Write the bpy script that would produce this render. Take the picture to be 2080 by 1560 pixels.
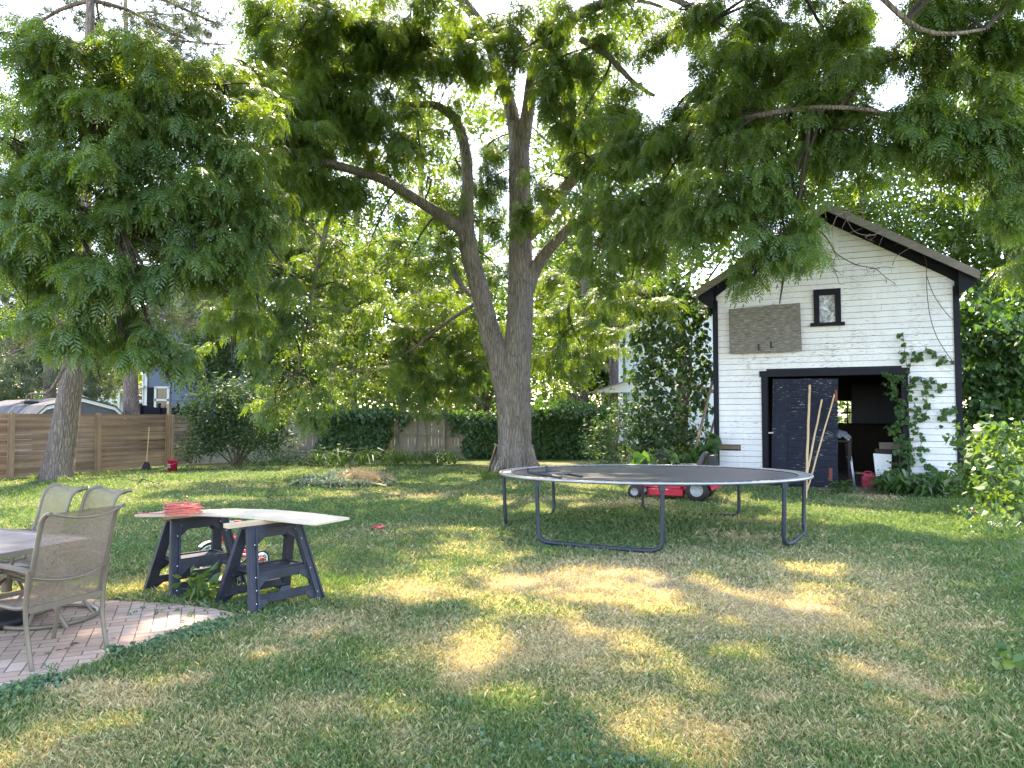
import bpy, bmesh, math, random
import numpy as np
from mathutils import Vector, Matrix, Euler
R = math.radians
for o in list(bpy.data.objects): bpy.data.objects.remove(o)
scene = bpy.context.scene
COL = scene.collection
random.seed(7); rng = np.random.default_rng(11)

# ---------------------------------------------------------------- camera
FPX = 1500.0; CAMH = 1.7
PITCH = math.atan(67/1500)
cd = bpy.data.cameras.new('camera'); cam = bpy.data.objects.new('camera', cd); COL.objects.link(cam)
cd.sensor_width = 36; cd.lens = 36*FPX/2080; cd.clip_end = 2000; cd.clip_start = .05
cam.location = (0, 0, CAMH); cam.rotation_euler = (R(90)+PITCH, 0, 0)
scene.camera = cam
# ---------------------------------------------------------------- sky and sun
SUN_EL = R(54); SUN_AZ = R(-2)        # azimuth from +Y towards +X
SUN = Vector((math.sin(SUN_AZ)*math.cos(SUN_EL), math.cos(SUN_AZ)*math.cos(SUN_EL), math.sin(SUN_EL)))
world = bpy.data.worlds.new('World'); scene.world = world; world.use_nodes = True
wn = world.node_tree; bg = wn.nodes['Background']
sky = wn.nodes.new('ShaderNodeTexSky'); sky.sky_type = 'NISHITA'; sky.sun_disc = False
sky.sun_elevation = SUN_EL; sky.sun_rotation = SUN_AZ; sky.dust_density = 1.0; sky.air_density = 1.0; sky.ozone_density = 1.5
wn.links.new(sky.outputs[0], bg.inputs[0]); bg.inputs[1].default_value = 0.15
ld = bpy.data.lights.new('sun', 'SUN'); ld.energy = 2.7; ld.angle = R(.6); ld.color = (1, .93, .8)
lo = bpy.data.objects.new('sun', ld); COL.objects.link(lo); lo.rotation_euler = SUN.to_track_quat('Z', 'Y').to_euler()
vs = scene.view_settings; vs.view_transform = 'Standard'; vs.look = 'None'; vs.exposure = 3.0; vs.gamma = 1
vs.use_white_balance = True; vs.white_balance_temperature = 7600; vs.white_balance_tint = 17
scene.render.engine = 'CYCLES'
scene.cycles.max_bounces = 9; scene.cycles.diffuse_bounces = 5; scene.cycles.transmission_bounces = 6
scene.cycles.transparent_max_bounces = 6; scene.cycles.use_denoising = True

# ---------------------------------------------------------------- helpers
def ray(px, py):
    c, s = math.cos(PITCH), math.sin(PITCH)
    a, b = (px-1040)/FPX, (780-py)/FPX
    return Vector((a, c-b*s, s+b*c))
def at(px, py, Y):
    d = ray(px, py); return Vector((0, 0, CAMH))+d*(Y/d.y)
def gp(px, py, z=0.0):
    d = ray(px, py); t = (z-CAMH)/d.z; return Vector((0, 0, CAMH))+d*t

class MB:
    def __init__(s): s.v = []; s.f = []; s.sm = []
    def add(s, vs, fs, smooth=False):
        n = len(s.v); s.v += [tuple(v) for v in vs]; s.f += [tuple(i+n for i in f) for f in fs]; s.sm += [smooth]*len(fs)
        return s
    def box(s, c, d, M=None):
        cx, cy, cz = c; x, y, z = d[0]/2, d[1]/2, d[2]/2
        vs = [Vector((cx+i*x, cy+j*y, cz+k*z)) for i in (-1, 1) for j in (-1, 1) for k in (-1, 1)]
        if M is not None: vs = [M @ v for v in vs]
        return s.add(vs, [(0, 1, 3, 2), (4, 6, 7, 5), (0, 4, 5, 1), (2, 3, 7, 6), (0, 2, 6, 4), (1, 5, 7, 3)])
    def beam(s, p0, p1, w, h, up=(0, 0, 1), w1=None, h1=None):
        p0, p1 = Vector(p0), Vector(p1); d = (p1-p0).normalized(); u = Vector(up)
        if abs(d.dot(u)) > .98: u = Vector((0, 1, 0))
        a = d.cross(u).normalized(); b = a.cross(d)
        w1 = w if w1 is None else w1; h1 = h if h1 is None else h1
        vs = []
        for p, ww, hh in ((p0, w, h), (p1, w1, h1)):
            for i, j in ((-1, -1), (1, -1), (1, 1), (-1, 1)): vs.append(p+a*i*ww/2+b*j*hh/2)
        return s.add(vs, [(3, 2, 1, 0), (4, 5, 6, 7), (0, 1, 5, 4), (1, 2, 6, 5), (2, 3, 7, 6), (3, 0, 4, 7)])
    def tube(s, pts, r, n=8, cap=True, closed=False, jitter=0, flare=None):
        pts = [Vector(p) for p in pts]; m = len(pts)
        rs = r if hasattr(r, '__len__') else [r]*m
        t0 = (pts[1]-pts[0]).normalized(); a = t0.orthogonal().normalized(); vs = []
        for i, p in enumerate(pts):
            if closed: t = (pts[(i+1) % m]-pts[i-1]).normalized()
            else: t = (pts[min(i+1, m-1)]-pts[max(i-1, 0)]).normalized()
            a = (a-t*a.dot(t)).normalized(); b = t.cross(a)
            for k in range(n):
                q = 2*math.pi*k/n; rr = rs[i]*(1+random.uniform(-jitter, jitter))
                if flare: rr *= flare(i, q)
                vs.append(p+(a*math.cos(q)+b*math.sin(q))*rr)
        fs = []
        for i in range(m if closed else m-1):
            j = (i+1) % m
            for k in range(n): fs.append((i*n+k, i*n+(k+1) % n, j*n+(k+1) % n, j*n+k))
        s.add(vs, fs, True)
        if cap and not closed:
            s.add(vs[:n], [tuple(reversed(range(n)))]); s.add(vs[-n:], [tuple(range(n))])
        return s
    def poly(s, pts, d):            # extrude polygon pts by vector d
        pts = [Vector(p) for p in pts]; d = Vector(d); n = len(pts)
        vs = pts+[p+d for p in pts]
        return s.add(vs, [tuple(reversed(range(n))), tuple(range(n, 2*n))]+[(i, (i+1) % n, n+(i+1) % n, n+i) for i in range(n)])
    def lathe(s, prof, n=24, c=(0, 0, 0), M=None, smooth=True):
        vs = []; c = Vector(c)
        for r_, z in prof:
            for k in range(n):
                q = 2*math.pi*k/n; v = Vector((r_*math.cos(q), r_*math.sin(q), z))
                if M is not None: v = M @ v
                vs.append(v+c)
        m = len(prof)
        fs = [(i*n+k, i*n+(k+1) % n, (i+1)*n+(k+1) % n, (i+1)*n+k) for i in range(m-1) for k in range(n)]
        return s.add(vs, fs, smooth)
    def build(s, name, mat, parent=None, bevel=0, seg=2):
        me = bpy.data.meshes.new(name); me.from_pydata(s.v, [], s.f)
        me.polygons.foreach_set('use_smooth', s.sm); me.update()
        o = bpy.data.objects.new(name, me); COL.objects.link(o)
        if mat: me.materials.append(mat)
        if parent is not None: o.parent = parent
        if bevel:
            b = o.modifiers.new('b', 'BEVEL'); b.width = bevel; b.segments = seg; b.limit_method = 'ANGLE'; b.angle_limit = R(50)
        return o
def spline(pts, k=6):
    P = [Vector(p) for p in pts]; out = []
    for i in range(len(P)-1):
        p0, p1, p2, p3 = P[max(i-1, 0)], P[i], P[i+1], P[min(i+2, len(P)-1)]
        for j in range(k):
            t = j/k; out.append(.5*((2*p1)+(p2-p0)*t+(2*p0-5*p1+4*p2-p3)*t*t+(3*p1-p0-3*p2+p3)*t**3))
    out.append(P[-1]); return out
def lin(a, m):          # resample a scalar list to m samples
    return list(np.interp(np.linspace(0, len(a)-1, m), range(len(a)), a))
def thing(name, label, cat, loc=(0, 0, 0), rotz=0, group=None):
    o = bpy.data.objects.new(name, None); COL.objects.link(o); o.location = loc; o.rotation_euler = (0, 0, rotz); o.empty_display_size = .1
    return tag(o, label, cat, group)
def tag(o, label=None, cat=None, group=None, kind=None):
    if label: o['label'] = label
    if cat: o['category'] = cat
    if group: o['group'] = group
    if kind: o['kind'] = kind
    return o
def dup(root, label=None):
    def cp(o, par):
        c = o.copy(); COL.objects.link(c)
        if par is not None: c.parent = par
        for ch in [x for x in bpy.data.objects if x.parent == o]: cp(ch, c)
        return c
    c = cp(root, None)
    if label: c['label'] = label
    return c

# ---------------------------------------------------------------- materials
class NT:
    def __init__(s, name):
        s.m = bpy.data.materials.new(name); s.m.use_nodes = True; s.t = s.m.node_tree; s.n = s.t.nodes; s.l = s.t.links
        s.p = s.n['Principled BSDF']; s.out = s.n['Material Output']
    def node(s, typ, **kw):
        x = s.n.new(typ)
        for k, v in kw.items(): setattr(x, k, v)
        return x
    def coord(s, scale=(1, 1, 1), kind='Object', rot=(0, 0, 0)):
        tc = s.node('ShaderNodeTexCoord'); mp = s.node('ShaderNodeMapping'); mp.inputs['Scale'].default_value = scale
        mp.inputs['Rotation'].default_value = rot
        s.l.new(tc.outputs[kind], mp.inputs[0]); return mp.outputs[0]
    def noise(s, vec, scale, detail=4, rough=.55, dist=0):
        x = s.node('ShaderNodeTexNoise'); x.inputs['Scale'].default_value = scale; x.inputs['Detail'].default_value = detail
        x.inputs['Roughness'].default_value = rough; x.inputs['Distortion'].default_value = dist
        if vec is not None: s.l.new(vec, x.inputs['Vector'])
        return x.outputs['Fac']
    def ramp(s, fac, stops, interp='LINEAR'):
        x = s.node('ShaderNodeValToRGB'); e = x.color_ramp; e.interpolation = interp
        while len(e.elements) < len(stops): e.elements.new(.5)
        for el, (p, c) in zip(e.elements, stops):
            el.position = p; el.color = (*c, 1) if len(c) == 3 else c
        s.l.new(fac, x.inputs[0]); return x.outputs[0]
    def mix(s, fac, a, b, typ='MIX'):
        x = s.node('ShaderNodeMix', data_type='RGBA', blend_type=typ)
        for sock, v in ((x.inputs[0], fac), (x.inputs[6], a), (x.inputs[7], b)):
            if isinstance(v, (int, float)): sock.default_value = v
            elif isinstance(v, tuple): sock.default_value = (*v, 1)
            else: s.l.new(v, sock)
        return x.outputs[2]
    def math(s, op, a, b=0.0, c=None):
        x = s.node('ShaderNodeMath', operation=op)
        for i, v in enumerate((a, b, c)):
            if v is None: continue
            if isinstance(v, (int, float)): x.inputs[i].default_value = v
            else: s.l.new(v, x.inputs[i])
        return x.outputs[0]
    def bump(s, h, strength=.3, dist=.01):
        b = s.node('ShaderNodeBump'); b.inputs['Strength'].default_value = strength; b.inputs['Distance'].default_value = dist
        s.l.new(h, b.inputs['Height']); s.l.new(b.outputs[0], s.p.inputs['Normal']); return b
    def base(s, c):
        if isinstance(c, tuple): s.p.inputs['Base Color'].default_value = (*c, 1)
        else: s.l.new(c, s.p.inputs['Base Color'])

def simple(name, c, rough=.6, metal=0, var=.25, vscale=6, bump=.1, c2=None, bdist=.003, spec=.5):
    t = NT(name); v = t.coord()
    n = t.noise(v, vscale, 5, .6)
    c2 = c2 or tuple(x*(1-var) for x in c)
    t.base(t.ramp(n, [(.3, c), (.7, c2)]))
    t.p.inputs['Roughness'].default_value = rough; t.p.inputs['Metallic'].default_value = metal; t.p.inputs['Specular IOR Level'].default_value = spec
    if bump: t.bump(t.noise(v, vscale*12, 4), bump, bdist)
    return t.m
def woodmat(name, c1, c2, scale=(1, 14, 14), rough=.8, knots=True, kind='Object'):
    t = NT(name); v = t.coord(scale, kind)
    n = t.noise(v, 3, 6, .65, .4); n2 = t.noise(t.coord((1, 1, 1), kind), 1.7, 3)
    c = t.ramp(n, [(.25, c1), (.5, tuple((a+b)/2 for a, b in zip(c1, c2))), (.75, c2)])
    c = t.mix(t.ramp(n2, [(.35, (0, 0, 0)), (.7, (.35, .35, .35))]), c, tuple(x*.55 for x in c2))
    t.base(c); t.p.inputs['Roughness'].default_value = rough; t.p.inputs['Specular IOR Level'].default_value = .25
    t.bump(n, .35, .004); return t.m
def leafmat(name, c1, c2, trans=.45, tcol=None, rough=.42, spec=.5):
    t = NT(name)
    at_ = t.node('ShaderNodeAttribute', attribute_name='tint')
    c = t.ramp(at_.outputs['Fac'], [(0, c1), (.88, c2), (1, (c2[0]*1.7, c2[1]*1.3, c2[2]*.9))])
    t.base(c); t.p.inputs['Roughness'].default_value = rough; t.p.inputs['Specular IOR Level'].default_value = spec
    tr = t.node('ShaderNodeBsdfTranslucent'); tc = tcol or (1.6, 1.5, .5)
    t.l.new(t.mix(1.0, c, tuple(tc), 'MULTIPLY'), tr.inputs[0])
    mx = t.node('ShaderNodeMixShader'); mx.inputs[0].default_value = trans
    t.l.new(t.p.outputs[0], mx.inputs[1]); t.l.new(tr.outputs[0], mx.inputs[2]); t.l.new(mx.outputs[0], t.out.inputs[0])
    return t.m
def barkmat(name, c1, c2, vs=16, hs=2.2):
    t = NT(name); v = t.coord((vs, vs, hs))
    n = t.noise(v, 1.0, 6, .6, .6)
    w = t.node('ShaderNodeTexVoronoi', feature='DISTANCE_TO_EDGE'); w.inputs['Scale'].default_value = .9
    nv = t.noise(t.coord((4, 4, 1.5)), 1, 3)
    va = t.node('ShaderNodeVectorMath', operation='MULTIPLY_ADD'); t.l.new(v, va.inputs[0]); va.inputs[1].default_value = (1, 1, 1)
    cmb = t.node('ShaderNodeCombineXYZ'); t.l.new(t.math('MULTIPLY', nv, 2.5), cmb.inputs[0]); t.l.new(t.math('MULTIPLY', nv, -2.0), cmb.inputs[1])
    t.l.new(cmb.outputs[0], va.inputs[2]); t.l.new(va.outputs[0], w.inputs['Vector'])
    h = t.math('ADD', t.math('MULTIPLY', t.ramp(w.outputs['Distance'], [(0, (0, 0, 0)), (.28, (1, 1, 1))]), .6), t.math('MULTIPLY', n, .6))
    t.base(t.mix(.35, t.ramp(h, [(.2, c1), (.65, c2)]), t.ramp(nv, [(.3, c1), (.7, tuple(x*1.15 for x in c2))])))
    t.p.inputs['Roughness'].default_value = .95; t.p.inputs['Specular IOR Level'].default_value = .15
    t.bump(h, 1.0, .05); return t.m

M = {}
M['navy'] = simple('navy_paint', (.006, .008, .018), .6, var=.4, vscale=3, bump=.3, spec=.22)
M['silver'] = simple('galvanised_steel', (.42, .44, .46), .4, .8, var=.25, vscale=9)
M['legsteel'] = simple('dark_coated_steel', (.028, .038, .055), .55, .1, var=.3, vscale=12)
M['mat'] = None
M['taupe'] = simple('taupe_metal', (.20, .165, .125), .45, .3, var=.2, vscale=10)
M['plastic'] = simple('black_plastic', (.035, .042, .06), .45, 0, var=.35, vscale=5, bump=.25, c2=(.065, .075, .1), bdist=.002)
M['black'] = simple('black_rubber', (.014, .015, .018), .6, 0, var=.3, bump=.15)
M['red'] = simple('red_paint', (.60, .015, .05), .4, 0, var=.45, vscale=4, bump=.05)
M['redplastic'] = simple('red_plastic', (.42, .01, .05), .4, 0, var=.2, vscale=4, bump=.03)
M['white'] = simple('white_enamel', (.75, .76, .76), .4, 0, var=.12, vscale=5, bump=.03)
M['chrome'] = simple('chrome', (.8, .8, .8), .2, 1, var=.1)
M['rim'] = simple('wheel_rim_metal', (.42, .42, .42), .5, .3, var=.3, vscale=20)
M['dowel'] = woodmat('pine_dowel', (.70, .50, .30), (.58, .38, .2), (1, 1, .3))
M['cord'] = simple('coral_cord', (.72, .17, .13), .55, 0, var=.2, vscale=20)
M['plank'] = woodmat('weathered_lumber', (.26, .19, .13), (.15, .105, .075), (14, 14, 1))
# ================================================================ THE SETTING
# sun spots: places on the ground the canopy leaves open (px,py, half-width px, half-height px)
SPOTS_PX = [(950,1108,66,26),(1015,1136,30,9),(1245,1172,105,22),(1180,1205,90,18),(1290,1205,70,16),(905,1195,55,10),(1050,1178,60,10),
 (1642,1158,62,18),(1455,1193,34,20),(1400,1245,16,12),(1300,1318,44,34),(1355,1345,36,22),(1515,1330,60,20),(1410,1395,40,24),(1570,1362,20,8),
 (1885,1058,50,14),(1930,1052,40,10),(1945,1345,60,18),(1840,1315,35,12),(120,1495,80,26),(260,1480,50,22),(70,1545,60,15),
 (1292,1042,20,9),(1360,1040,16,7),(1565,1052,30,8),(1480,1030,16,5),(470,968,140,10),(620,960,80,8),(330,972,60,7),(250,975,40,6),(560,985,60,5),
 (640,1000,60,5),(820,1008,70,5),(960,1012,50,4),(760,990,50,4),(720,1022,40,4),(300,1000,40,6),(420,1012,50,5),(610,1018,22,5),(660,1035,26,6),
 (165,1290,40,6),(345,1262,34,8),(280,1300,26,6),(30,1318,36,10),(420,1240,20,4),(1160,1010,40,4),(1100,1020,30,4),(860,980,40,3),
 (930,965,40,3),(1640,1040,30,5),(1740,1360,20,8),(980,1235,30,8),(700,985,46,6),(740,955,30,6)]
SPOTS = []
for (px, py, hx, hy) in SPOTS_PX:
    c = gp(px, py); e = gp(px+hx, py); f = gp(px, py-hy); g = gp(px, py+hy)
    SPOTS.append((c.x, (f.y+g.y)/2, abs(e.x-c.x)*1.1, abs(f.y-g.y)/2*1.1))
_r = random.Random(21)
for k in range(70):
    b_ = SPOTS[_r.randrange(len(SPOTS_PX))]; rr_ = _r.uniform(.06, .22)
    SPOTS.append((b_[0]+_r.gauss(0, b_[2]+.35), b_[1]+_r.gauss(0, b_[3]+.45), rr_, rr_*1.25))
def cull_mask(C, keep=.0):
    """True where a leaf centre would block the sun on one of the open spots"""
    gx = C[:, 0]-C[:, 2]*SUN.x/SUN.z; gy = C[:, 1]-C[:, 2]*SUN.y/SUN.z
    m = np.zeros(len(C), bool)
    w = 1.0+1.5*(vnoise(gx+30, gy+30, 3.1, 61)-.5)+.9*(vnoise(gx+30, gy+30, 9., 62)-.5)
    for cx, cy, rx, ry in SPOTS: m |= ((gx-cx)/rx)**2+((gy-cy)/ry)**2 < w
    m &= (np.arange(len(C)) % 13) > 0
    return m
def vnoise(x, y, s, seed=0):
    r2 = np.random.default_rng(seed); G = r2.random((64, 64)); x = x*s; y = y*s
    xi = np.floor(x).astype(int); yi = np.floor(y).astype(int); fx = x-xi; fy = y-yi
    fx = fx*fx*(3-2*fx); fy = fy*fy*(3-2*fy); g = lambda a, b: G[a % 64, b % 64]
    return (g(xi, yi)*(1-fx)+g(xi+1, yi)*fx)*(1-fy)+(g(xi, yi+1)*(1-fx)+g(xi+1, yi+1)*fx)*fy
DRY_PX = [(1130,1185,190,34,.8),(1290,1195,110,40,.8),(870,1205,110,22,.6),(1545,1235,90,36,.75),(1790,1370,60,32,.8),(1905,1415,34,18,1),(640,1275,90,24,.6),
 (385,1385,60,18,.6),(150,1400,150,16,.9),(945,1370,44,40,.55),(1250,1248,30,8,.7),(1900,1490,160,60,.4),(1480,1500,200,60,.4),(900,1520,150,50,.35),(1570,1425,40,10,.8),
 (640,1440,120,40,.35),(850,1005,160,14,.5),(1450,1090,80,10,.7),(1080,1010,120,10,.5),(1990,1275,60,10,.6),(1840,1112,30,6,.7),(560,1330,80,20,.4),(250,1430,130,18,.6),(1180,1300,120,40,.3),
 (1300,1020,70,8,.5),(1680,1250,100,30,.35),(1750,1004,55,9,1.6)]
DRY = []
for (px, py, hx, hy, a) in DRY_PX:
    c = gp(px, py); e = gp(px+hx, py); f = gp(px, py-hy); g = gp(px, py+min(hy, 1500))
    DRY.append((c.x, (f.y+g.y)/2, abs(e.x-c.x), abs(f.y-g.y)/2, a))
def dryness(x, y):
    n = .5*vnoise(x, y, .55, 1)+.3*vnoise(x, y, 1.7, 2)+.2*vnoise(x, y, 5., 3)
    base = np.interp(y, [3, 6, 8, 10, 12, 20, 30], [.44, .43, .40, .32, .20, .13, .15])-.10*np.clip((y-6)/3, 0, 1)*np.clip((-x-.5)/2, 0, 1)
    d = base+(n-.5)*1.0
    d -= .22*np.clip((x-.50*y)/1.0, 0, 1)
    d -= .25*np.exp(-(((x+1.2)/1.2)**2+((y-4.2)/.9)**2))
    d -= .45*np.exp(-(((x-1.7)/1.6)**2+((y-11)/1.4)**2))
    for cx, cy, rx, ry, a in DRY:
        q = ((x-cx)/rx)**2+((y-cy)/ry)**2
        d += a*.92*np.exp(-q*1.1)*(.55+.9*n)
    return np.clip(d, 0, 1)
def mesh_np(name, V, F, mat, parent=None, attrs=None, smooth=False):
    """V (n,3), F (m,k) constant k"""
    me = bpy.data.meshes.new(name); n = len(V); m, k = F.shape
    me.vertices.add(n); me.vertices.foreach_set('co', np.ascontiguousarray(V, dtype=np.float32).ravel())
    me.loops.add(m*k); me.loops.foreach_set('vertex_index', F.astype(np.int32).ravel())
    me.polygons.add(m); me.polygons.foreach_set('loop_start', np.arange(0, m*k, k, dtype=np.int32))
    if smooth: me.polygons.foreach_set('use_smooth', np.ones(m, bool))
    me.update(calc_edges=True)
    for an, arr in (attrs or {}).items():
        a = me.attributes.new(an, 'FLOAT', 'POINT'); a.data.foreach_set('value', arr.astype(np.float32))
    if mat: me.materials.append(mat)
    o = bpy.data.objects.new(name, me); COL.objects.link(o)
    if parent is not None: o.parent = parent
    return o

# patio outline in world metres
PATIO = [gp(*p).to_2d() for p in [(-900,1720),(-350,1545),(0,1412),(130,1372),(300,1314),(400,1278),(498,1252),(430,1238),(350,1228),(200,1220),(60,1212),(-300,1203),(-900,1200)]]
def inside(poly, x, y):
    r = np.zeros(np.shape(x), bool); n = len(poly)
    for i in range(n):
        a, b = poly[i], poly[(i+1) % n]
        c = ((a.y > y) != (b.y > y)) & (x < (b.x-a.x)*(y-a.y)/((b.y-a.y) or 1e-9)+a.x)
        r ^= c
    return r

# ---- lawn: one sheet to the horizon
gx = np.concatenate([-np.geomspace(900, 16, 26), np.arange(-15.8, 15.9, .14), np.geomspace(16, 900, 26)])
gy = np.concatenate([-np.geomspace(400, 2, 16), np.arange(1.5, 30, .14), np.geomspace(30.2, 1500, 34)])
GX, GY = np.meshgrid(gx, gy); X = GX.ravel(); Y = GY.ravel()
near = (np.abs(X) < 15) & (Y > 1) & (Y < 30)
Z = np.where(near, (vnoise(X, Y, .5, 5)-.5)*.03+(vnoise(X, Y, 3., 6)-.5)*.012, 0)
Z = np.where(inside(PATIO, X, Y), -.03, Z)
nx, ny = len(gx), len(gy); idx = np.arange(nx*ny).reshape(ny, nx)
F = np.stack([idx[:-1, :-1], idx[:-1, 1:], idx[1:, 1:], idx[1:, :-1]], -1).reshape(-1, 4)
t = NT('lawn_soil'); a_ = t.node('ShaderNodeAttribute', attribute_name='dry'); v = t.coord()
n1 = t.noise(v, 30, 5, .7); n2 = t.noise(v, 160, 3, .7)
g_ = t.ramp(n1, [(.25, (.04, .06, .02)), (.6, (.085, .12, .04)), (.85, (.15, .16, .07))])
d_ = t.ramp(n2, [(.3, (.20, .15, .09)), (.7, (.40, .31, .19))])
t.base(t.mix(a_.outputs['Fac'], g_, d_)); t.p.inputs['Roughness'].default_value = .95; t.p.inputs['Specular IOR Level'].default_value = .1
t.bump(n2, .6, .02)
lawn = mesh_np('lawn', np.stack([X, Y, Z], 1), F, t.m, attrs={'dry': dryness(X, Y)}, smooth=True); tag(lawn, kind='structure')

# ---- grass blades (nobody could count them)
def blades():
    N = 1450000
    u = rng.random(N); ya, yb = 2.6, 25.5
    Yb = 1/(1/ya+(1/yb-1/ya)*u)
    Xb = (rng.random(N)*2-1)*(.88*Yb+1.3)
    ok = ~inside(PATIO, Xb, Yb)
    gl = (Xb-5.22)*math.cos(R(-24))+(Yb-19)*math.sin(R(-24)); gv = -(Xb-5.22)*math.sin(R(-24))+(Yb-19)*math.cos(R(-24))
    ok &= ~((gl > -.1) & (gl < 5.6) & (gv > -.05))
    dirt = ((Xb-7.95)/.85)**2+((Yb-16.75)/.6)**2 < 1+.5*(vnoise(Xb, Yb, 3, 8)-.5)
    ok &= ~(dirt & (rng.random(N) > .12))
    bare = (vnoise(Xb, Yb, 2.1, 9)*.6+vnoise(Xb, Yb, 7, 10)*.4)
    ok &= ~((bare > .74) & (rng.random(N) < .7))
    Xb, Yb = Xb[ok], Yb[ok]; N = len(Xb)
    dr = dryness(Xb, Yb)
    tall = np.clip((Xb-.60*Yb+.2)/.5, 0, 1)*(Yb < 14)
    und = np.exp(-((((Xb-1.8)/1.5)**2+((Yb-10.8)/1.5)**2)))
    h = (.030+.028*rng.random(N)+.035*(1-dr)*rng.random(N))*(1+.45*tall*rng.random(N)+.55*und)*(1+.02*Yb)
    h *= .75+.6*vnoise(Xb, Yb, 1.3, 12)
    w = .0017*(Yb/4.)**.85*(.7+.6*rng.random(N))
    az = rng.random(N)*2*np.pi; ln = np.clip(rng.normal(.75, .45, N)+.35*dr, 0, 1.6)
    fa = rng.random(N)*np.pi*2
    dx, dy = np.cos(az)*np.sin(ln)*h, np.sin(az)*np.sin(ln)*h; dz = np.cos(ln)*h
    Zb = (vnoise(Xb, Yb, .5, 5)-.5)*.03+(vnoise(Xb, Yb, 3., 6)-.5)*.012-.004
    bx, by = np.cos(fa)*w, np.sin(fa)*w
    P = np.stack([np.stack([Xb-bx, Yb-by, Zb], 1), np.stack([Xb+bx, Yb+by, Zb], 1),
                  np.stack([Xb+dx*.42+bx*.8, Yb+dy*.42+by*.8, Zb+dz*.62], 1), np.stack([Xb+dx, Yb+dy, Zb+dz*(.9-.2*ln)+.003], 1)], 1)
    isdry = np.clip(dr*1.05+rng.normal(0, .20, N), 0, 1)
    V = P.reshape(-1, 3); F = np.arange(len(V)).reshape(-1, 4)
    return V, F, np.repeat(isdry, 4), np.repeat(rng.random(N), 4)
V, F, dr, tn = blades()
t = NT('grass_blades'); a_ = t.node('ShaderNodeAttribute', attribute_name='dry'); b_ = t.node('ShaderNodeAttribute', attribute_name='tint')
g_ = t.ramp(b_.outputs['Fac'], [(0, (.065, .135, .045)), (.55, (.125, .21, .075)), (1, (.23, .30, .14))])
d_ = t.ramp(b_.outputs['Fac'], [(0, (.34, .26, .15)), (.6, (.56, .46, .30)), (1, (.72, .62, .45))])
c = t.mix(t.ramp(a_.outputs['Fac'], [(.3, (0, 0, 0)), (.75, (1, 1, 1))]), g_, d_); t.base(c)
t.p.inputs['Roughness'].default_value = .5; t.p.inputs['Specular IOR Level'].default_value = .4
tr = t.node('ShaderNodeBsdfTranslucent'); t.l.new(t.mix(1.0, c, (1.5, 1.45, .6), 'MULTIPLY'), tr.inputs[0])
mx = t.node('ShaderNodeMixShader'); mx.inputs[0].default_value = .35
t.l.new(t.p.outputs[0], mx.inputs[1]); t.l.new(tr.outputs[0], mx.inputs[2]); t.l.new(mx.outputs[0], t.out.inputs[0])
gr = mesh_np('grass', V, F, t.m, attrs={'dry': dr, 'tint': tn}); tag(gr, 'short lawn grass, green mixed with dry straw blades', 'grass', kind='stuff')

# ---- patio of clay pavers
t = NT('clay_pavers'); v = t.coord((1, 1, 1), 'Object', (0, 0, R(-23)))
br = t.node('ShaderNodeTexBrick'); br.offset = .5; br.inputs['Scale'].default_value = 1
br.inputs['Brick Width'].default_value = .21; br.inputs['Row Height'].default_value = .105; br.inputs['Mortar Size'].default_value = .005; br.inputs['Mortar Smooth'].default_value = .3
br.inputs['Color1'].default_value = (0, 0, 0, 1); br.inputs['Color2'].default_value = (1, 1, 1, 1); br.inputs['Mortar'].default_value = (.5, .5, .5, 1)
# panels of pavers turned 90 degrees
v2 = t.coord((1, 1, 1), 'Object', (0, 0, R(67)))
br2 = t.node('ShaderNodeTexBrick'); br2.offset = .5; br2.inputs['Scale'].default_value = 1
for k in ('Brick Width', 'Row Height', 'Mortar Size', 'Mortar Smooth', 'Color1', 'Color2', 'Mortar'): br2.inputs[k].default_value = br.inputs[k].default_value
t.l.new(v, br.inputs[0]); t.l.new(v2, br2.inputs[0])
ck = t.node('ShaderNodeTexChecker'); ck.inputs['Scale'].default_value = 1/.42; t.l.new(v, ck.inputs[0])
col = t.mix(ck.outputs['Fac'], br.outputs['Color'], br2.outputs['Color']); mor = t.mix(ck.outputs['Fac'], br.outputs['Fac'], br2.outputs['Fac'])
pc = t.ramp(col, [(0, (.42, .26, .17)), (.5, (.52, .34, .235)), (1, (.58, .42, .31))])
nz = t.noise(t.coord(), 5, 6, .7); pc = t.mix(t.ramp(nz, [(.4, (0, 0, 0)), (.75, (.5, .5, .5))]), pc, (.26, .20, .16))
nz2 = t.noise(t.coord(), 90, 3, .7); pc = t.mix(.25, pc, t.ramp(nz2, [(.3, (.2, .15, .12)), (.7, (.55, .45, .38))]))
t.base(t.mix(mor, pc, (.10, .085, .06))); t.p.inputs['Roughness'].default_value = .9
t.bump(t.math('SUBTRACT', t.math('MULTIPLY', nz2, .2), mor), .7, .006)
mb = MB(); mb.poly([(p.x, p.y, -.04) for p in PATIO], (0, 0, .052))
tag(mb.build('patio_pavement', t.m), kind='structure')

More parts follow.
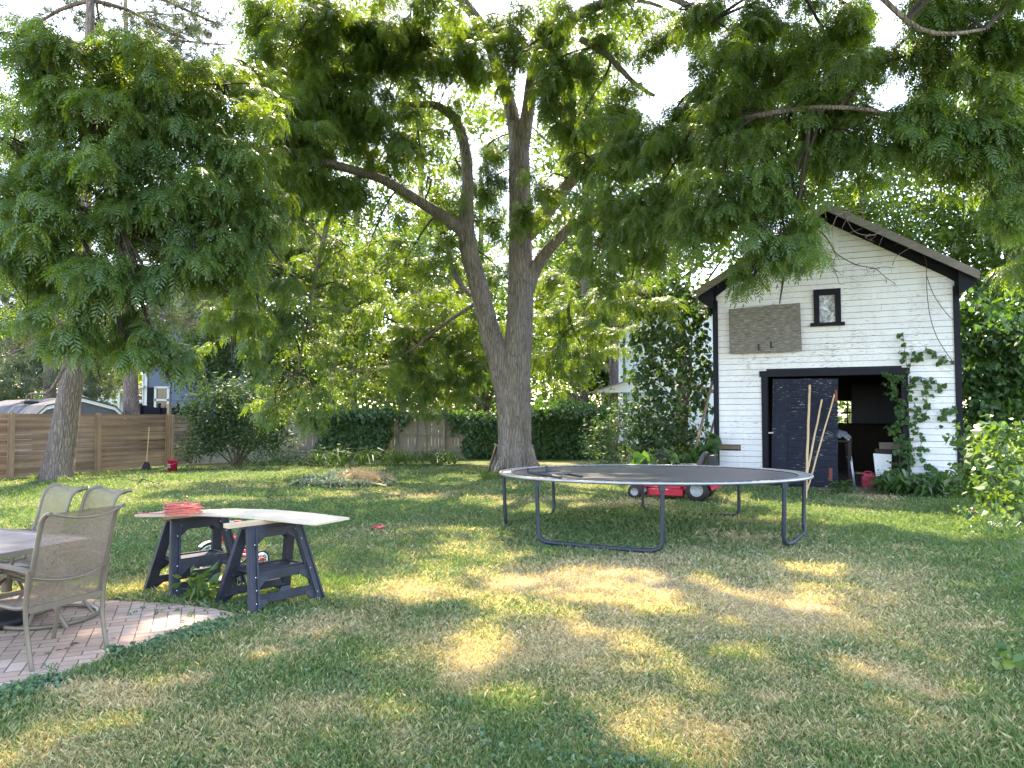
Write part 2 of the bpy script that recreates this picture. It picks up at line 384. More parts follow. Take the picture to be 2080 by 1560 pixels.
# ================================================================ GARAGE
GA = at(1452, 750, 19.0); GB = at(1949, 750, 16.8)
GU = Vector((GB.x-GA.x, GB.y-GA.y, 0)); GW = GU.length; GU.normalize(); GV = Vector((-GU.y, GU.x, 0)); GANG = math.atan2(GU.y, GU.x)
GO = Vector((GA.x, GA.y, 0))
def wp(px, py, depth=0):            # pixel -> garage-local (x, z) on the plane y=depth
    d = ray(px, py); o = Vector((0, 0, CAMH)); p0 = GO+GV*depth
    t_ = (p0-o).dot(GV)/d.dot(GV); q = o+d*t_-GO
    return q.dot(GU), q.z
def gw(x, y, z): return GO+GU*x+GV*y+Vector((0, 0, z))
gar = thing('garage', 'two-storey white clapboard garage with black trim and an open barn doorway', 'garage', GO, GANG)
DEP = 6.2; HALF = GW/2; SL = .61; ZA = 6.45; ZU = 6.74
def ztop(x): return ZA-SL*abs(x-HALF)
def zund(x): return ZU-SL*abs(x-HALF)
dx0 = wp(1560, 880)[0]; dx1 = wp(1833, 880)[0]; hz0 = wp(1690, 762)[1]; hz1 = wp(1690, 753)[1]
wx0, wz1 = wp(1664, 600); wx1, wz0 = wp(1697, 655)
# siding paint
t = NT('peeling_white_paint'); v = t.coord()
n = t.noise(t.coord((3, 1, 26)), 2.2, 6, .7); n3 = t.noise(t.coord((.5, 1, .5)), 1.6, 3)
pn = t.math('ADD', n, t.math('MULTIPLY', n3, .35))
pc = t.ramp(t.noise(v, 2.5, 5), [(.3, (.76, .76, .775)), (.7, (.66, .66, .68))])
pc = t.mix(t.ramp(pn, [(.772, (0, 0, 0)), (.80, (.9, .9, .9))]), pc, (.24, .20, .17))
st = t.noise(t.coord((6, 1, .8)), 2, 4, .6); pc = t.mix(t.ramp(st, [(.55, (0, 0, 0)), (.8, (.3, .3, .3))]), pc, (.45, .43, .38))
t.base(pc); t.p.inputs['Roughness'].default_value = .55; t.bump(t.noise(t.coord((2, 1, 20)), 3, 5), .25, .004)
M['siding'] = t.m
M['gap'] = simple('dark_backing', (.02, .02, .025), .9)
mb = MB(); z = .12; bh = .146
rr = random.Random(3)
while z < ZA-.02:
    z2 = z+bh*rr.uniform(.985, 1.015); g = rr.uniform(.005, .012)
    za, zb = z+g/2, z2-g/2
    segs = [(.06, GW-.06)]
    def cut(segs, a, b):
        o = []
        for s0, s1 in segs:
            if s0 < a: o.append((s0, min(s1, a)))
            if s1 > b: o.append((max(s0, b), s1))
            if s0 >= a and s1 <= b: pass
        return [q for q in o if q[1]-q[0] > .01]
    if z < hz0+.05: segs = cut(segs, dx0-.02, dx1+.02)
    if zb > wz0-.02 and za < wz1+.02: segs = cut(segs, wx0-.02, wx1+.02)
    # stray missing strip low on the left
    sx0, sz0 = wp(1461, 908); sx1, _ = wp(1505, 908)
    if za < sz0 < zb: segs = cut(segs, sx0, sx1)
    # butt joints
    out = []
    for s0, s1 in segs:
        if s1-s0 > 1.2 and rr.random() < .6:
            j = rr.uniform(s0+.3, s1-.3); out += [(s0, j-.002), (j+.002, s1)]
        else: out.append((s0, s1))
    for s0, s1 in out:
        # clip by the gable
        def lim(x0, x1, zz):
            h = (ZA-zz)/SL; return max(x0, HALF-h), min(x1, HALF+h)
        a0, a1 = lim(s0, s1, za); b0, b1 = lim(s0, s1, zb)
        if a1-a0 < .02: continue
        if b1 < b0: b0 = b1 = (b0+b1)/2
        w = rr.uniform(-.002, .002)
        vs = [(a0, -.018+w, za), (a1, -.018+w, za), (b1, -.010+w, zb), (b0, -.010+w, zb), (a0, .01, za), (a1, .01, za), (b1, .01, zb), (b0, .01, zb)]
        mb.add(vs, [(0, 1, 2, 3), (7, 6, 5, 4), (0, 4, 5, 1), (1, 5, 6, 2), (2, 6, 7, 3), (3, 7, 4, 0)])
    z = z2
mb.build('siding', M['siding'], gar)
mbs = MB(); mbs.box(((sx0+sx1)/2, .0, sz0), (sx1-sx0-.01, .012, .10)); mbs.build('bare_board', M['plank'], gar)
# wall shell behind the boards (with the openings left open)
mb = MB()
def wallrect(x0, x1, z0, z1, y0=.012, y1=.13): mb.box(((x0+x1)/2, (y0+y1)/2, (z0+z1)/2), (x1-x0, y1-y0, z1-z0))
wallrect(0, dx0, 0, hz0); wallrect(dx1, GW, 0, hz0)
wallrect(0, wx0, hz0, wz1); wallrect(wx1, GW, hz0, wz1); wallrect(wx0, wx1, hz0, wz0)
zt = ztop(.0)+.1
mb.poly([(0, .012, wz1), (GW, .012, wz1), (GW, .012, zund(GW)), (HALF, .012, ZU), (0, .012, zund(0))], (0, .118, 0))
mb.build('front_wall', M['gap'], gar)
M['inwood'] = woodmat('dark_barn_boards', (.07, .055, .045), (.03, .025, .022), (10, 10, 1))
bwx0, bwz1 = wp(1700, 812, DEP-.1); bwx1, bwz0 = wp(1741, 862, DEP-.1); bwx0 -= .15
mb = MB()
for x0, x1, z0, z1 in ((0, bwx0, 0, 5), (bwx1, GW, 0, 5), (bwx0, bwx1, 0, bwz0), (bwx0, bwx1, bwz1, 5)): wallrect(x0, x1, z0, z1, DEP-.1, DEP)
mb.poly([(0, DEP-.1, 5), (GW, DEP-.1, 5), (HALF, DEP-.1, ZU)], (0, .1, 0))
mb.box((.05, DEP/2+.02, zund(0)/2), (.1, DEP-.26, zund(0)-.02)); mb.box((GW-.05, DEP/2+.02, zund(GW)/2), (.1, DEP-.26, zund(GW)-.02))
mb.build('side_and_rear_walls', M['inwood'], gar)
mb = MB(); mb.box((GW/2, DEP/2+.02, 3.1), (GW-.22, DEP-.28, .14))
for k in range(7): mb.box((GW/2, .7+k*.8, 2.95), (GW-.22, .06, .16))
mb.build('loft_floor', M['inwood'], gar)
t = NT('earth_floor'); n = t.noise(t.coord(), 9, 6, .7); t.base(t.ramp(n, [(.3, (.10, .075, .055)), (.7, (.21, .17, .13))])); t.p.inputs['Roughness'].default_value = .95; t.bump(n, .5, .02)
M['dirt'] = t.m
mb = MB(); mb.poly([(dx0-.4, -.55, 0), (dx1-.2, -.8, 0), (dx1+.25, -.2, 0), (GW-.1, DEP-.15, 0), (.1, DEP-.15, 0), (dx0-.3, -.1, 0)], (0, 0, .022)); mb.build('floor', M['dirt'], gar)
# roof
M['shingle'] = simple('mossy_shingles', (.10, .09, .085), .9, 0, var=.5, vscale=14, bump=.6, bdist=.01)
M['greywood'] = woodmat('weathered_fascia', (.27, .24, .20), (.13, .115, .10), (1.2, 10, 10))
OV = .42; OVU = .38
for sgn in (-1, 1):
    xe = HALF+sgn*(HALF+OVU); ze = zund(xe)
    mb = MB(); n_ = Vector((sgn*SL, 0, 1)).normalized()
    a = Vector((HALF, -OV+.03, ZU)); b = Vector((xe, -OV+.03, ze)); th = n_*.05
    for k in range(26):           # shingle courses
        p = a.lerp(b, k/26); q = a.lerp(b, (k+1)/26)
        lift = n_*.018
        mb.add([p+th, q+th+lift, q+th+lift+Vector((0, DEP+2*OV-.06, 0)), p+th+Vector((0, DEP+2*OV-.06, 0)), p, q, q+Vector((0, DEP+2*OV-.06, 0)), p+Vector((0, DEP+2*OV-.06, 0))],
               [(0, 1, 2, 3), (7, 6, 5, 4), (0, 4, 5, 1), (2, 6, 7, 3), (1, 5, 6, 2), (0, 3, 7, 4)])
    mb.build('roof', M['shingle'], gar)
    mb = MB()                      # grey fascia board along the rake
    dn = Vector((0, 0, -.10)); up = Vector((0, 0, .10)); o_ = Vector((sgn*.03, 0, -sgn*0))
    mb.add([a+dn+Vector((0, -.05, 0)), b+dn+Vector((0, -.05, 0)), b+up+Vector((0, -.05, 0)), a+up+Vector((0, -.05, 0)), a+dn, b+dn, b+up, a+up],
           [(0, 1, 2, 3), (7, 6, 5, 4), (0, 4, 5, 1), (1, 5, 6, 2), (2, 6, 7, 3), (3, 7, 4, 0)])
    mb.build('fascia', M['greywood'], gar)
    mb = MB()                      # soffit and rake board, black
    f0 = Vector((0, OV-.052, 0))
    aw = a+f0; bw = Vector((HALF+sgn*HALF, aw.y, zund(GW))); dz = Vector((0, 0, -.29))
    mb.add([aw, bw, bw+dz, aw+dz, aw+Vector((0, .02, 0)), bw+Vector((0, .02, 0)), bw+dz+Vector((0, .02, 0)), aw+dz+Vector((0, .02, 0))],
           [(0, 1, 2, 3), (7, 6, 5, 4), (0, 4, 5, 1), (1, 5, 6, 2), (2, 6, 7, 3), (3, 7, 4, 0)])
    s0 = a+Vector((0, .0, -.02)); s1 = b+Vector((0, 0, -.02))
    mb.add([s0, s1, s1+f0, s0+f0, s0+Vector((0, 0, .015)), s1+Vector((0, 0, .015)), s1+f0+Vector((0, 0, .015)), s0+f0+Vector((0, 0, .015))],
           [(0, 1, 2, 3), (7, 6, 5, 4), (0, 4, 5, 1), (1, 5, 6, 2), (2, 6, 7, 3), (3, 7, 4, 0)])
    # boxed eave return
    xr = HALF+sgn*HALF
    mb.poly([(xr, -.30, zund(GW)-.03), (xe-sgn*.03, -.30, ze-.03), (xe-sgn*.03, -.30, ze-.14), (xr, -.30, zund(GW)-.62)], (0, .32, 0))
    mb.build('rake_trim', M['navy'], gar)
mb = MB()
for x in (.03, GW-.03): mb.box((x, -.022, 2.35), (.13, .05, 4.7))
mb.build('corner_boards', M['navy'], gar)
mb = MB(); mb.box(((dx0+dx1)/2, -.03, (hz0+hz1)/2+.01), (dx1-dx0+.36, .07, .15)); mb.box((dx0-.07, -.024, hz0/2), (.14, .05, hz0)); mb.box((dx1+.07, -.024, hz0/2), (.14, .05, hz0))
mb.box((dx0-.015+.02, .06, hz0/2), (.03, .14, hz0))
mb.build('door_frame', M['navy'], gar)
# gable vent
vx0, vz1 = wp(1651, 470); vx1, vz0 = wp(1702, 516)
M['siding2'] = M['siding']
mb = MB(); w = .10
mb.box(((vx0+vx1)/2, -.03, (vz0+vz1)/2), (vx1-vx0-.18, .02, vz1-vz0-.1)); mb.box((vx0+.05, -.035, (vz0+vz1)/2), (w, .04, vz1-vz0)); mb.box((vx1-.05, -.035, (vz0+vz1)/2), (w, .04, vz1-vz0)); mb.box(((vx0+vx1)/2, -.035, vz0+.03), (vx1-vx0-.2, .038, .06))
mb.build('gable_hatch', M['siding'], gar)
# window
mb = MB(); fw = .13
ox0, ox1, oz0, oz1 = wx0-fw, wx1+fw, wz0, wz1+.14
mb.box((wx0-fw/2, -.03, (wz0+oz1)/2), (fw, .06, oz1-wz0)); mb.box((wx1+fw/2, -.03, (wz0+oz1)/2), (fw, .06, oz1-wz0)); mb.box(((wx0+wx1)/2, -.032, wz1+.07), (wx1-wx0, .056, .14))
win = mb.build('window', M['navy'], gar)
mb = MB(); mb.box(((wx0+wx1)/2, -.05, wz0-.04), (wx1-wx0+.42, .12, .08)); mb.build('sill', M['navy'], win)
t = NT('plastic_film_pane'); n = t.noise(t.coord((2, 1, 2), 'Object', (0, .5, 0)), 3, 5, .6, 1.5)
t.base(t.ramp(n, [(.35, (.16, .18, .21)), (.5, (.38, .41, .45)), (.62, (.75, .78, .8))])); t.p.inputs['Roughness'].default_value = .25; t.bump(n, .6, .02)
mb = MB(); mb.box(((wx0+wx1)/2, .03, (wz0+wz1)/2), (wx1-wx0, .01, wz1-wz0)); mb.build('pane', t.m, win)
# sliding door, hanging with its foot kicked out
t = NT('flaking_navy_paint'); n = t.noise(t.coord((2.2, 2, 14)), 3.0, 6, .75); n0 = t.noise(t.coord((1, 1, 1)), 1.3, 3)
nn = t.math('ADD', n, t.math('MULTIPLY', n0, .3))
c = t.ramp(t.noise(t.coord(), 5, 4), [(.3, (.005, .008, .02)), (.7, (.011, .014, .028))])
t.base(t.mix(t.ramp(nn, [(.775, (0, 0, 0)), (.79, (1, 1, 1))]), c, (.42, .42, .42))); t.p.inputs['Roughness'].default_value = .6; t.p.inputs['Specular IOR Level'].default_value = .2; t.bump(n, .3, .004)
M['flake'] = t.m
pTL = wp(1570, 770); pTR = wp(1703, 773)
dw = pTR[0]-pTL[0]; dh = pTL[1]-.05
drE = MB(); 
nb = 17; bhh = dh/nb
for k in range(nb):
    z0 = -dh+k*bhh; xe = dw-.02*(k % 3)*.3
    drE.box((dw/2, 0, z0+bhh/2), (dw-.01, .03, bhh-.006))
for x in (.22, ): drE.box((x, -.025, -dh/2), (.28, .02, dh-.04))
door = drE.build('sliding_door', M['flake'], gar)
door.location = (pTL[0], -.07, pTL[1]); door.rotation_euler = (R(-6.5), R(1.0), R(-1.5))
mb = MB(); mb.box((dw-.05, -.03, -.42), (.06, .02, .28)); mb.box((dw-.16, -.03, -dh+.3), (.08, .02, .3)); mb.build('rust_plate', simple('rust_paint', (.20, .05, .04), .8), door)
mb = MB(); mb.box((-.02, -.035, -1.35), (.11, .012, .03)); mb.build('hasp', M['rim'], door)
# rear window panes seen through the doorway
mb = MB(); xm = (wp(1721, 840, DEP-.1)[0]); zm = wp(1720, 838, DEP-.1)[1]
cx, cz = (bwx0+bwx1)/2, (bwz0+bwz1)/2; w_, h_ = bwx1-bwx0, bwz1-bwz0
for x in (bwx0+.02, xm, bwx1-.02): mb.box((x, DEP-.05, cz), (.04, .04, h_))
for z in (bwz0+.02, zm, bwz1-.02): mb.box((cx, DEP-.05, z), (w_, .036, .04))
rw = mb.build('rear_window', M['navy'], gar)

# things on and in the garage
def gthing(name, label, cat, x, y, z, rz=0): return thing(name, label, cat, gw(x, y, z), GANG+rz)
# plywood backboard
t = NT('grey_plywood'); n = t.noise(t.coord((2.5, 1, 16)), 2.5, 7, .7, .5); n2 = t.noise(t.coord(), 2.2, 4, .6)
t.base(t.mix(t.ramp(n2, [(.4, (0, 0, 0)), (.7, (.6, .6, .6))]), t.ramp(n, [(.36, (.08, .07, .062)), (.5, (.17, .155, .135)), (.64, (.34, .32, .29))]), (.15, .14, .125))); t.p.inputs['Roughness'].default_value = .9; t.bump(n, .4, .004)
q = [wp(1480, 628, -.16), wp(1625, 615, -.16), wp(1629, 713, -.16), wp(1482, 718, -.16)]
cx = sum(a[0] for a in q)/4; cz = sum(a[1] for a in q)/4
bb = gthing('backboard', 'grey weathered plywood board mounted high on the white garage wall, left of its window', 'plywood board', cx, -.16, cz)
mb = MB(); mb.poly([(a[0]-cx, 0, a[1]-cz) for a in q][::-1], (0, .03, 0)); mb.build('board', t.m, bb)
mb = MB()
for dx_ in (-.45, .35): mb.box((dx_, .09, 0), (.06, .10, .8))
mb.build('bracket', M['navy'], bb)
mb = MB()
for px, py in ((1541, 705), (1566, 700)):
    x, z = wp(px, py, -.165); mb.box((x-cx, -.012, z-cz), (.04, .02, .16)); mb.box((x-cx+.03, -.012, z-cz-.07), (.06, .016, .03))
mb.build('hoop_mount', M['black'], bb)
# gas can
x, z = wp(1765, 993, .15)
gc = gthing('gas_can', 'red plastic gas can on the dirt floor in the garage doorway', 'gas can', x, .15, .022, .2)
mb = MB(); mb.poly([(-.15, -.10, 0), (.15, -.10, 0), (.155, -.10, .20), (.10, -.10, .32), (-.12, -.10, .33), (-.155, -.10, .24)], (0, .2, 0)); bo = mb.build('body', M['redplastic'], gc, .025, 3)
mb = MB(); mb.tube(spline([(-.10, 0, .30), (-.08, 0, .37), (.05, 0, .37), (.08, 0, .30)]), .016, 8); mb.build('handle', M['redplastic'], gc)
mb = MB(); mb.lathe([(.0, .05), (.03, .05), (.03, 0), (.0, 0)], 14, (.11, 0, .30)); mb.build('cap', M['black'], gc)
mb = MB(); mb.tube([(-.10, -.104, .05), (.08, -.104, .05), (.09, -.104, .2), (.04, -.104, .26), (-.10, -.104, .25)], .006, 6, closed=True); mb.build('ridge', M['redplastic'], gc)
# white cabinet door leaning
x0, z1 = wp(1774, 933, .35); x1, _ = wp(1810, 933, .35)
cb = gthing('cabinet_door', 'loose white cabinet door leaning beside the gas can in the doorway', 'cabinet door', x0, .28, .022)
w_ = x1-x0
mb = MB(); mb.poly([(.06, -.05, 0), (w_-.04, -.05, 0), (w_+.02, .10, .78), (0, .10, .80)], (0, .022, 0)); mb.build('panel', M['white'], cb)
mb = MB(); mb.lathe([(0, .03), (.018, .028), (.018, 0)], 12, (.10, -.01, .42), Matrix.Rotation(R(90), 4, 'X')); mb.build('knob', M['chrome'], cb)
# boxes behind the cabinet door
x, z = wp(1800, 925, .9)
bx = gthing('storage_box', 'brown box on a dark crate behind the white cabinet door', 'box', x+.1, .9, .92)
mb = MB(); mb.box((0, 0, .07), (.5, .3, .14)); mb.build('body', simple('cardboard', (.22, .19, .16), .8), bx)
mb = MB(); mb.box((0, 0, .145), (.52, .32, .012)); mb.build('lid', simple('cardboard_lid', (.33, .30, .27), .8), bx)
cr = gthing('crate', 'dark wooden crate standing behind the white cabinet door', 'crate', x+.1, .9, .022)
mb = MB()
for z in (.08, .27, .46, .65, .83):
    for y in (-.24, .24): mb.box((0, y, z), (.7, .02, .14))
    for xx in (-.35, .35): mb.box((xx, 0, z), (.02, .46, .14))
mb.build('slats', M['inwood'], cr)
mb = MB()
for xx in (-.33, .33):
    for y in (-.22, .22): mb.box((xx, y, .45), (.04, .04, .9))
mb.build('corner_posts', M['inwood'], cr)
# folded white trestle and grey cloth just inside
x, z = wp(1712, 905, .4)
tr_ = gthing('folding_ladder', 'folded pale stepladder standing inside the doorway by the black door', 'ladder', x+.10, .35, .022)
mb = MB(); mb.beam((.14, 0, 0), (.02, .25, 1.15), .05, .025); mb.build('rail', M['silver'], tr_)
mb = MB(); mb.beam((.06, .05, 0), (-.04, .30, 1.12), .05, .025); mb.build('rail', M['inwood'], tr_)
mb = MB(); 
for k in range(4): 
    f = .12+k*.25; mb.beam((.06-.10*f, .25*f+.04, 1.12*f), (.12-.12*f, .25*f, 1.15*f), .06, .02)
mb.build('rung', M['silver'], tr_)
cl = gthing('work_cloth', 'crumpled grey cloth heaped on top of the ladder inside the garage', 'cloth', x-.08, .55, 1.22)
mb = MB(); vs = []; nn_ = 16
for i in range(nn_+1):
    for j in range(nn_+1):
        u_, v_ = i/nn_-.5, j/nn_-.5; r_ = math.hypot(u_, v_)*2
        vs.append((u_*.55, v_*.45, .15*max(0, 1-r_**2)+.03*math.sin(u_*23+1)*math.cos(v_*19)+random.uniform(-.006, .006)-.12*max(0, r_-.9)))
mb.add(vs, [(i*(nn_+1)+j, (i+1)*(nn_+1)+j, (i+1)*(nn_+1)+j+1, i*(nn_+1)+j+1) for i in range(nn_) for j in range(nn_)], True)
o = mb.build('fabric', simple('grey_cloth', (.20, .21, .24), .9), cl); so = o.modifiers.new('s', 'SOLIDIFY'); so.thickness = .006
# workbench carrying the cloth
wb = gthing('workbench', 'rough dark workbench inside the garage behind the black door', 'workbench', x-.3, .75, .022)
mb = MB(); mb.box((0, 0, 1.08), (1.0, .6, .05)); mb.build('bench_top', M['inwood'], wb)
for sx in (-.45, .45):
    for sy in (-.25, .25):
        mb = MB(); mb.box((sx, sy, .53), (.08, .08, 1.05)); mb.build('leg', M['inwood'], wb)
# tool chest and shelves at the back of the garage
sh = gthing('wall_cupboard', 'large dark blue cupboard hung on the rear wall inside the garage', 'cupboard', wp(1785, 830, DEP-.5)[0], DEP-.4, 1.5)
mb = MB(); mb.box((0, 0, .6), (1.5, .4, 1.2)); mb.build('case', simple('blue_grey_paint', (.03, .045, .075), .6), sh)
for s in (-1, 1):
    mb = MB(); mb.box((s*.37, -.215, .6), (.70, .025, 1.12)); mb.build('cupboard_door', simple('blue_grey_paint', (.035, .052, .085), .55), sh)
# blue tarp by the wall
x, z = wp(1888, 962, -.5)
tp = gthing('tarp', 'crumpled blue tarp lying among plants at the foot of the white wall', 'tarp', x, -.45, 0)
vs = []; nn_ = 20
for i in range(nn_+1):
    for j in range(nn_+1):
        u_, v_ = i/nn_-.5, j/nn_-.5
        vs.append((u_*1.5, v_*.5, .30+.12*math.sin(u_*9+2)*math.cos(v_*7)+.05*math.sin(u_*31+v_*17)-.9*v_*v_-.35*u_*u_+random.uniform(-.01, .01)))
mb = MB(); mb.add(vs, [(i*(nn_+1)+j, (i+1)*(nn_+1)+j, (i+1)*(nn_+1)+j+1, i*(nn_+1)+j+1) for i in range(nn_) for j in range(nn_)], True)
mb.build('sheet', simple('blue_tarp', (.01, .05, .22), .4), tp)
# barrel hidden below tarp keeps it up
# three dowels
base = [gp(1637, 1013), gp(1636, 1010), gp(1628, 1013)]
tops = [(1645, 783), (1670, 812), (1695, 801)]
GR3 = 'wooden poles leaning on the black garage door'
# the lean plane: the sliding door face, in the world
for i, (b, tpx) in enumerate(zip([gp(1637, 1014), gp(1629, 1012), gp(1636, 1008)], tops)):
    o = Vector((0, 0, CAMH)); d = ray(*tpx)
    pn0 = gw(pTL[0], -.16, 0); t_ = (pn0-o).dot(GV)/d.dot(GV); e = o+d*t_
    lab = ['thickest upright pale pole leaning on the black garage door', 'middle pale pole, tilted slightly, leaning on the black garage door', 'thinnest pole, tilted most to the right, leaning on the black garage door'][i]
    po = thing('wooden_pole', lab, 'pole', b, 0, GR3)
    mb = MB(); L = e-b; r0 = (.027, .022, .018)[i]
    mb.tube([Vector((0, 0, 0))+L*k/8+Vector((random.uniform(-1, 1), random.uniform(-1, 1), 0))*.008 for k in range(9)], r0, 10); mb.build('shaft', M['dowel'], po)
# ================================================================ TRAMPOLINE
TC = Vector((2.11, 11.3, 0)); TR = 2.29; TZ = .85
tm = thing('trampoline', 'large round trampoline with black mat and silver rim standing on the lawn', 'trampoline', TC); tm.rotation_euler = (R(-.93), 0, 0)
mb = MB(); mb.tube([(TR*math.cos(a), TR*math.sin(a), TZ) for a in [2*math.pi*k/72 for k in range(72)]], .021, 10, closed=True); mb.build('rim', M['silver'], tm)
t = NT('trampoline_mat'); n = t.noise(t.coord((.35, 3, 1), 'Object', (0, 0, R(10))), 3, 5, .6, .5); n2 = t.noise(t.coord(), 1.1, 3)
t.base(t.mix(t.ramp(n, [(.62, (0, 0, 0)), (.8, (.6, .6, .6))]), t.ramp(n2, [(.3, (.04, .04, .047)), (.7, (.075, .07, .075))]), (.25, .22, .20)))
t.p.inputs['Roughness'].default_value = .45; t.p.inputs['Specular IOR Level'].default_value = .5
M['mat'] = t.m
MR = 2.11
mb = MB(); prof = [(0, TZ-.035), (.6, TZ-.033), (1.3, TZ-.02), (1.8, TZ-.005), (MR, TZ+.002), (MR+.01, TZ-.006), (1.8, TZ-.013), (0, TZ-.042)]
mb.lathe([(max(r_, .001), z) for r_, z in prof], 72); mb.build('mat', M['mat'], tm)
sp = MB(); sp.tube([(0, 0, 0), (.03, 0, 0)], .004, 5); sp.tube([(.03+.0105*k, 0, 0) for k in range(15)], [.0115 if k % 2 else .008 for k in range(15)], 6); sp.tube([(.175, 0, 0), (.21, 0, 0)], .004, 5)
M['spring'] = simple('spring_steel', (.34, .31, .27), .5, .4, var=.3)
s0 = None
for k in range(96):
    a = 2*math.pi*k/96
    if s0 is None: s0 = sp.build('spring', M['spring'], tm); s = s0
    else: s = s0.copy(); COL.objects.link(s)
    s.scale = (.84, 1.15, 1.15)
    s.parent = tm; s.location = (2.10*math.cos(a), 2.10*math.sin(a), TZ+.002); s.rotation_euler = (0, 0, a)
mb = MB(); mb.tube([(2.10*math.cos(a), 2.10*math.sin(a), TZ+.004) for a in [2*math.pi*k/96 for k in range(96)]], .009, 6, closed=True); mb.build('edge_binding', M['black'], tm)
def pol(a, r_, z): return Vector((r_*math.cos(R(a)), r_*math.sin(R(a)), z))
for a0, a1 in ((-142, -97), (-52, -7), (38, 83), (128, 173)):
    r0 = TR-.06
    for a, b in ((a0, a1), (a1, a0)):
        sg = 1 if b > a else -1
        mb = MB(); top = pol(a, TR-.03, TZ-.02); low = pol(a, TR-.06, .14)
        p2 = pol(a+sg*1.0, TR-.065, .06); p3 = pol(a+sg*3.2, TR-.075, .03); p4 = pol(a+sg*8, TR-.10, .026)
        mb.tube([top, top.lerp(low, .5), low]+[low.lerp(p2, .55), p2, p3, p4], .029, 10)
        mb.beam(top+Vector((0, 0, -.07)), top+Vector((0, 0, .015)), .075, .06); mb.build('leg', M['legsteel'], tm)
    mb = MB(); mb.tube([pol(a0+8, TR-.10, .026), pol(a0+15, TR-.15, .024), pol((a0+a1)/2, TR-.18, .022), pol(a1-15, TR-.15, .024), pol(a1-8, TR-.10, .026)], .0265, 10); mb.build('base_tube', M['legsteel'], tm)
# steel ladder lying on the mat
p = Vector((0, 0, CAMH)); a = gp(1073, 962, TZ+.02); b = gp(1140, 972, TZ+.02); c = gp(1182, 970, TZ+.02); e = gp(1110, 957, TZ+.02)
LZ = .05
ld_ = thing('trampoline_ladder', 'black steel trampoline ladder lying flat on the mat near its left edge', 'ladder', a)
mb = MB(); mb.tube([Vector((0, 0, .08)), Vector((0, 0, .02)), b-a+Vector((0, 0, .015))], .019, 8); mb.build('side_rail', M['legsteel'], ld_)
mb = MB(); mb.tube([e-a+Vector((0, 0, .08)), e-a+Vector((0, 0, .02)), c-a+Vector((0, 0, .015))], .019, 8); mb.build('side_rail', M['legsteel'], ld_)
for f in (.3, .6):
    u0 = (b-a)*f; u1 = (e-a).lerp(c-a, f); d_ = (b-a).normalized()*.14; mb = MB()
    for k in range(7): mb.tube([u0+d_*(k/6)+Vector((0, 0, .03)), u1+d_*(k/6)+Vector((0, 0, .03))], .008, 5)
    for k in range(9): q0 = u0.lerp(u1, k/8); mb.tube([q0+Vector((0, 0, .045)), q0+d_+Vector((0, 0, .045))], .007, 5)
    mb.build('mesh_step', M['legsteel'], ld_)

# ================================================================ RIDING MOWER
mp = gp(1433, 1019); mf = gp(1305, 1013); mang = math.atan2(mf.y-mp.y, mf.x-mp.x)
mw = thing('riding_mower', 'old red riding mower parked behind the trampoline beside the garage', 'riding mower', (mp.x, mp.y+.35, 0), mang)
WB = (mf-mp).length     # local x: forward; near side is +y? (left of travel = towards camera)
def wheel(name, x, y, r_, w):
    mb = MB(); mb.lathe([(r_*.55, -w/2), (r_*.85, -w/2*1.02), (r_*.97, -w/2*.8), (r_, -w/4), (r_, w/4), (r_*.97, w/2*.8), (r_*.85, w/2*1.02), (r_*.55, w/2)], 32, (x, y, r_), Matrix.Rotation(R(90), 4, 'X'))
    wh = mb.build(name, None, mw); wh.data.materials.append(M['black'])
    mb = MB(); mb.lathe([(.001, w*.30), (r_*.2, w*.32), (r_*.25, w*.2), (r_*.42, w*.22), (r_*.50, w*.44), (r_*.58, w*.50), (r_*.58, w*.30), (r_*.58, -w*.5), (r_*.5, -w*.44), (r_*.42, -w*.22), (.001, -w*.25)], 28, (x, y, r_), Matrix.Rotation(R(90), 4, 'X'))
    rm = mb.build('rim', M['rim'], wh); return wh
for sy in (1, -1): wheel('wheel', 0, .38*sy+0, .235, .21); wheel('wheel', WB, .36*sy, .148, .12)
mb = MB(); mb.poly([(.28, .47, .10), (.95, .47, .10), (1.02, .38, .10), (1.02, -.38, .10), (.95, -.47, .10), (.28, -.47, .10)], (0, 0, .13))
mb.poly([(.34, .36, .23), (.90, .36, .23), (.90, -.36, .23), (.34, -.36, .23)], (0, 0, .045)); mb.build('mower_deck', M['red'], mw, .015, 2)
mb = MB(); mb.beam((-.30, .16, .30), (WB+.05, .16, .27), .05, .07); mb.beam((-.30, -.16, .30), (WB+.05, -.16, .27), .05, .07); mb.beam((WB, -.30, .19), (WB, .30, .19), .05, .05); mb.beam((WB, 0, .19), (WB, 0, .32), .08, .08)
mb.beam((.35, .30, .30), (.55, .32, .44), .02, .02); mb.beam((.55, .32, .44), (.85, .30, .29), .025, .025)
mb.build('chassis', M['red'], mw)
mb = MB(); mb.poly([(-.30, .26, .26), (.18, .26, .30), (.30, .26, .50), (.22, .26, .62), (-.22, .26, .64), (-.38, .26, .48)], (0, -.52, 0)); mb.build('rear_body', M['red'], mw, .03, 3)
mb = MB()
for sy in (1, -1):
    pts = [(.26*math.cos(R(a)), sy*.38, .235+.29*math.sin(R(a))) for a in range(20, 161, 14)]
    for i in range(len(pts)-1): mb.beam(pts[i], pts[i+1], .24, .012, up=(0, 1, 0)) if 0 else mb.box((0, 0, 0), (.085, .24, .012), Matrix.Translation((Vector(pts[i])+Vector(pts[i+1]))/2) @ Matrix.Rotation(-(math.atan2(pts[i+1][2]-pts[i][2], pts[i+1][0]-pts[i][0])), 4, 'Y'))
mb.poly([(-.30, .48, .24), (-.42, .46, .30), (-.44, .44, .46), (-.30, .44, .5), (-.20, .44, .5)], (0, -.9, 0))
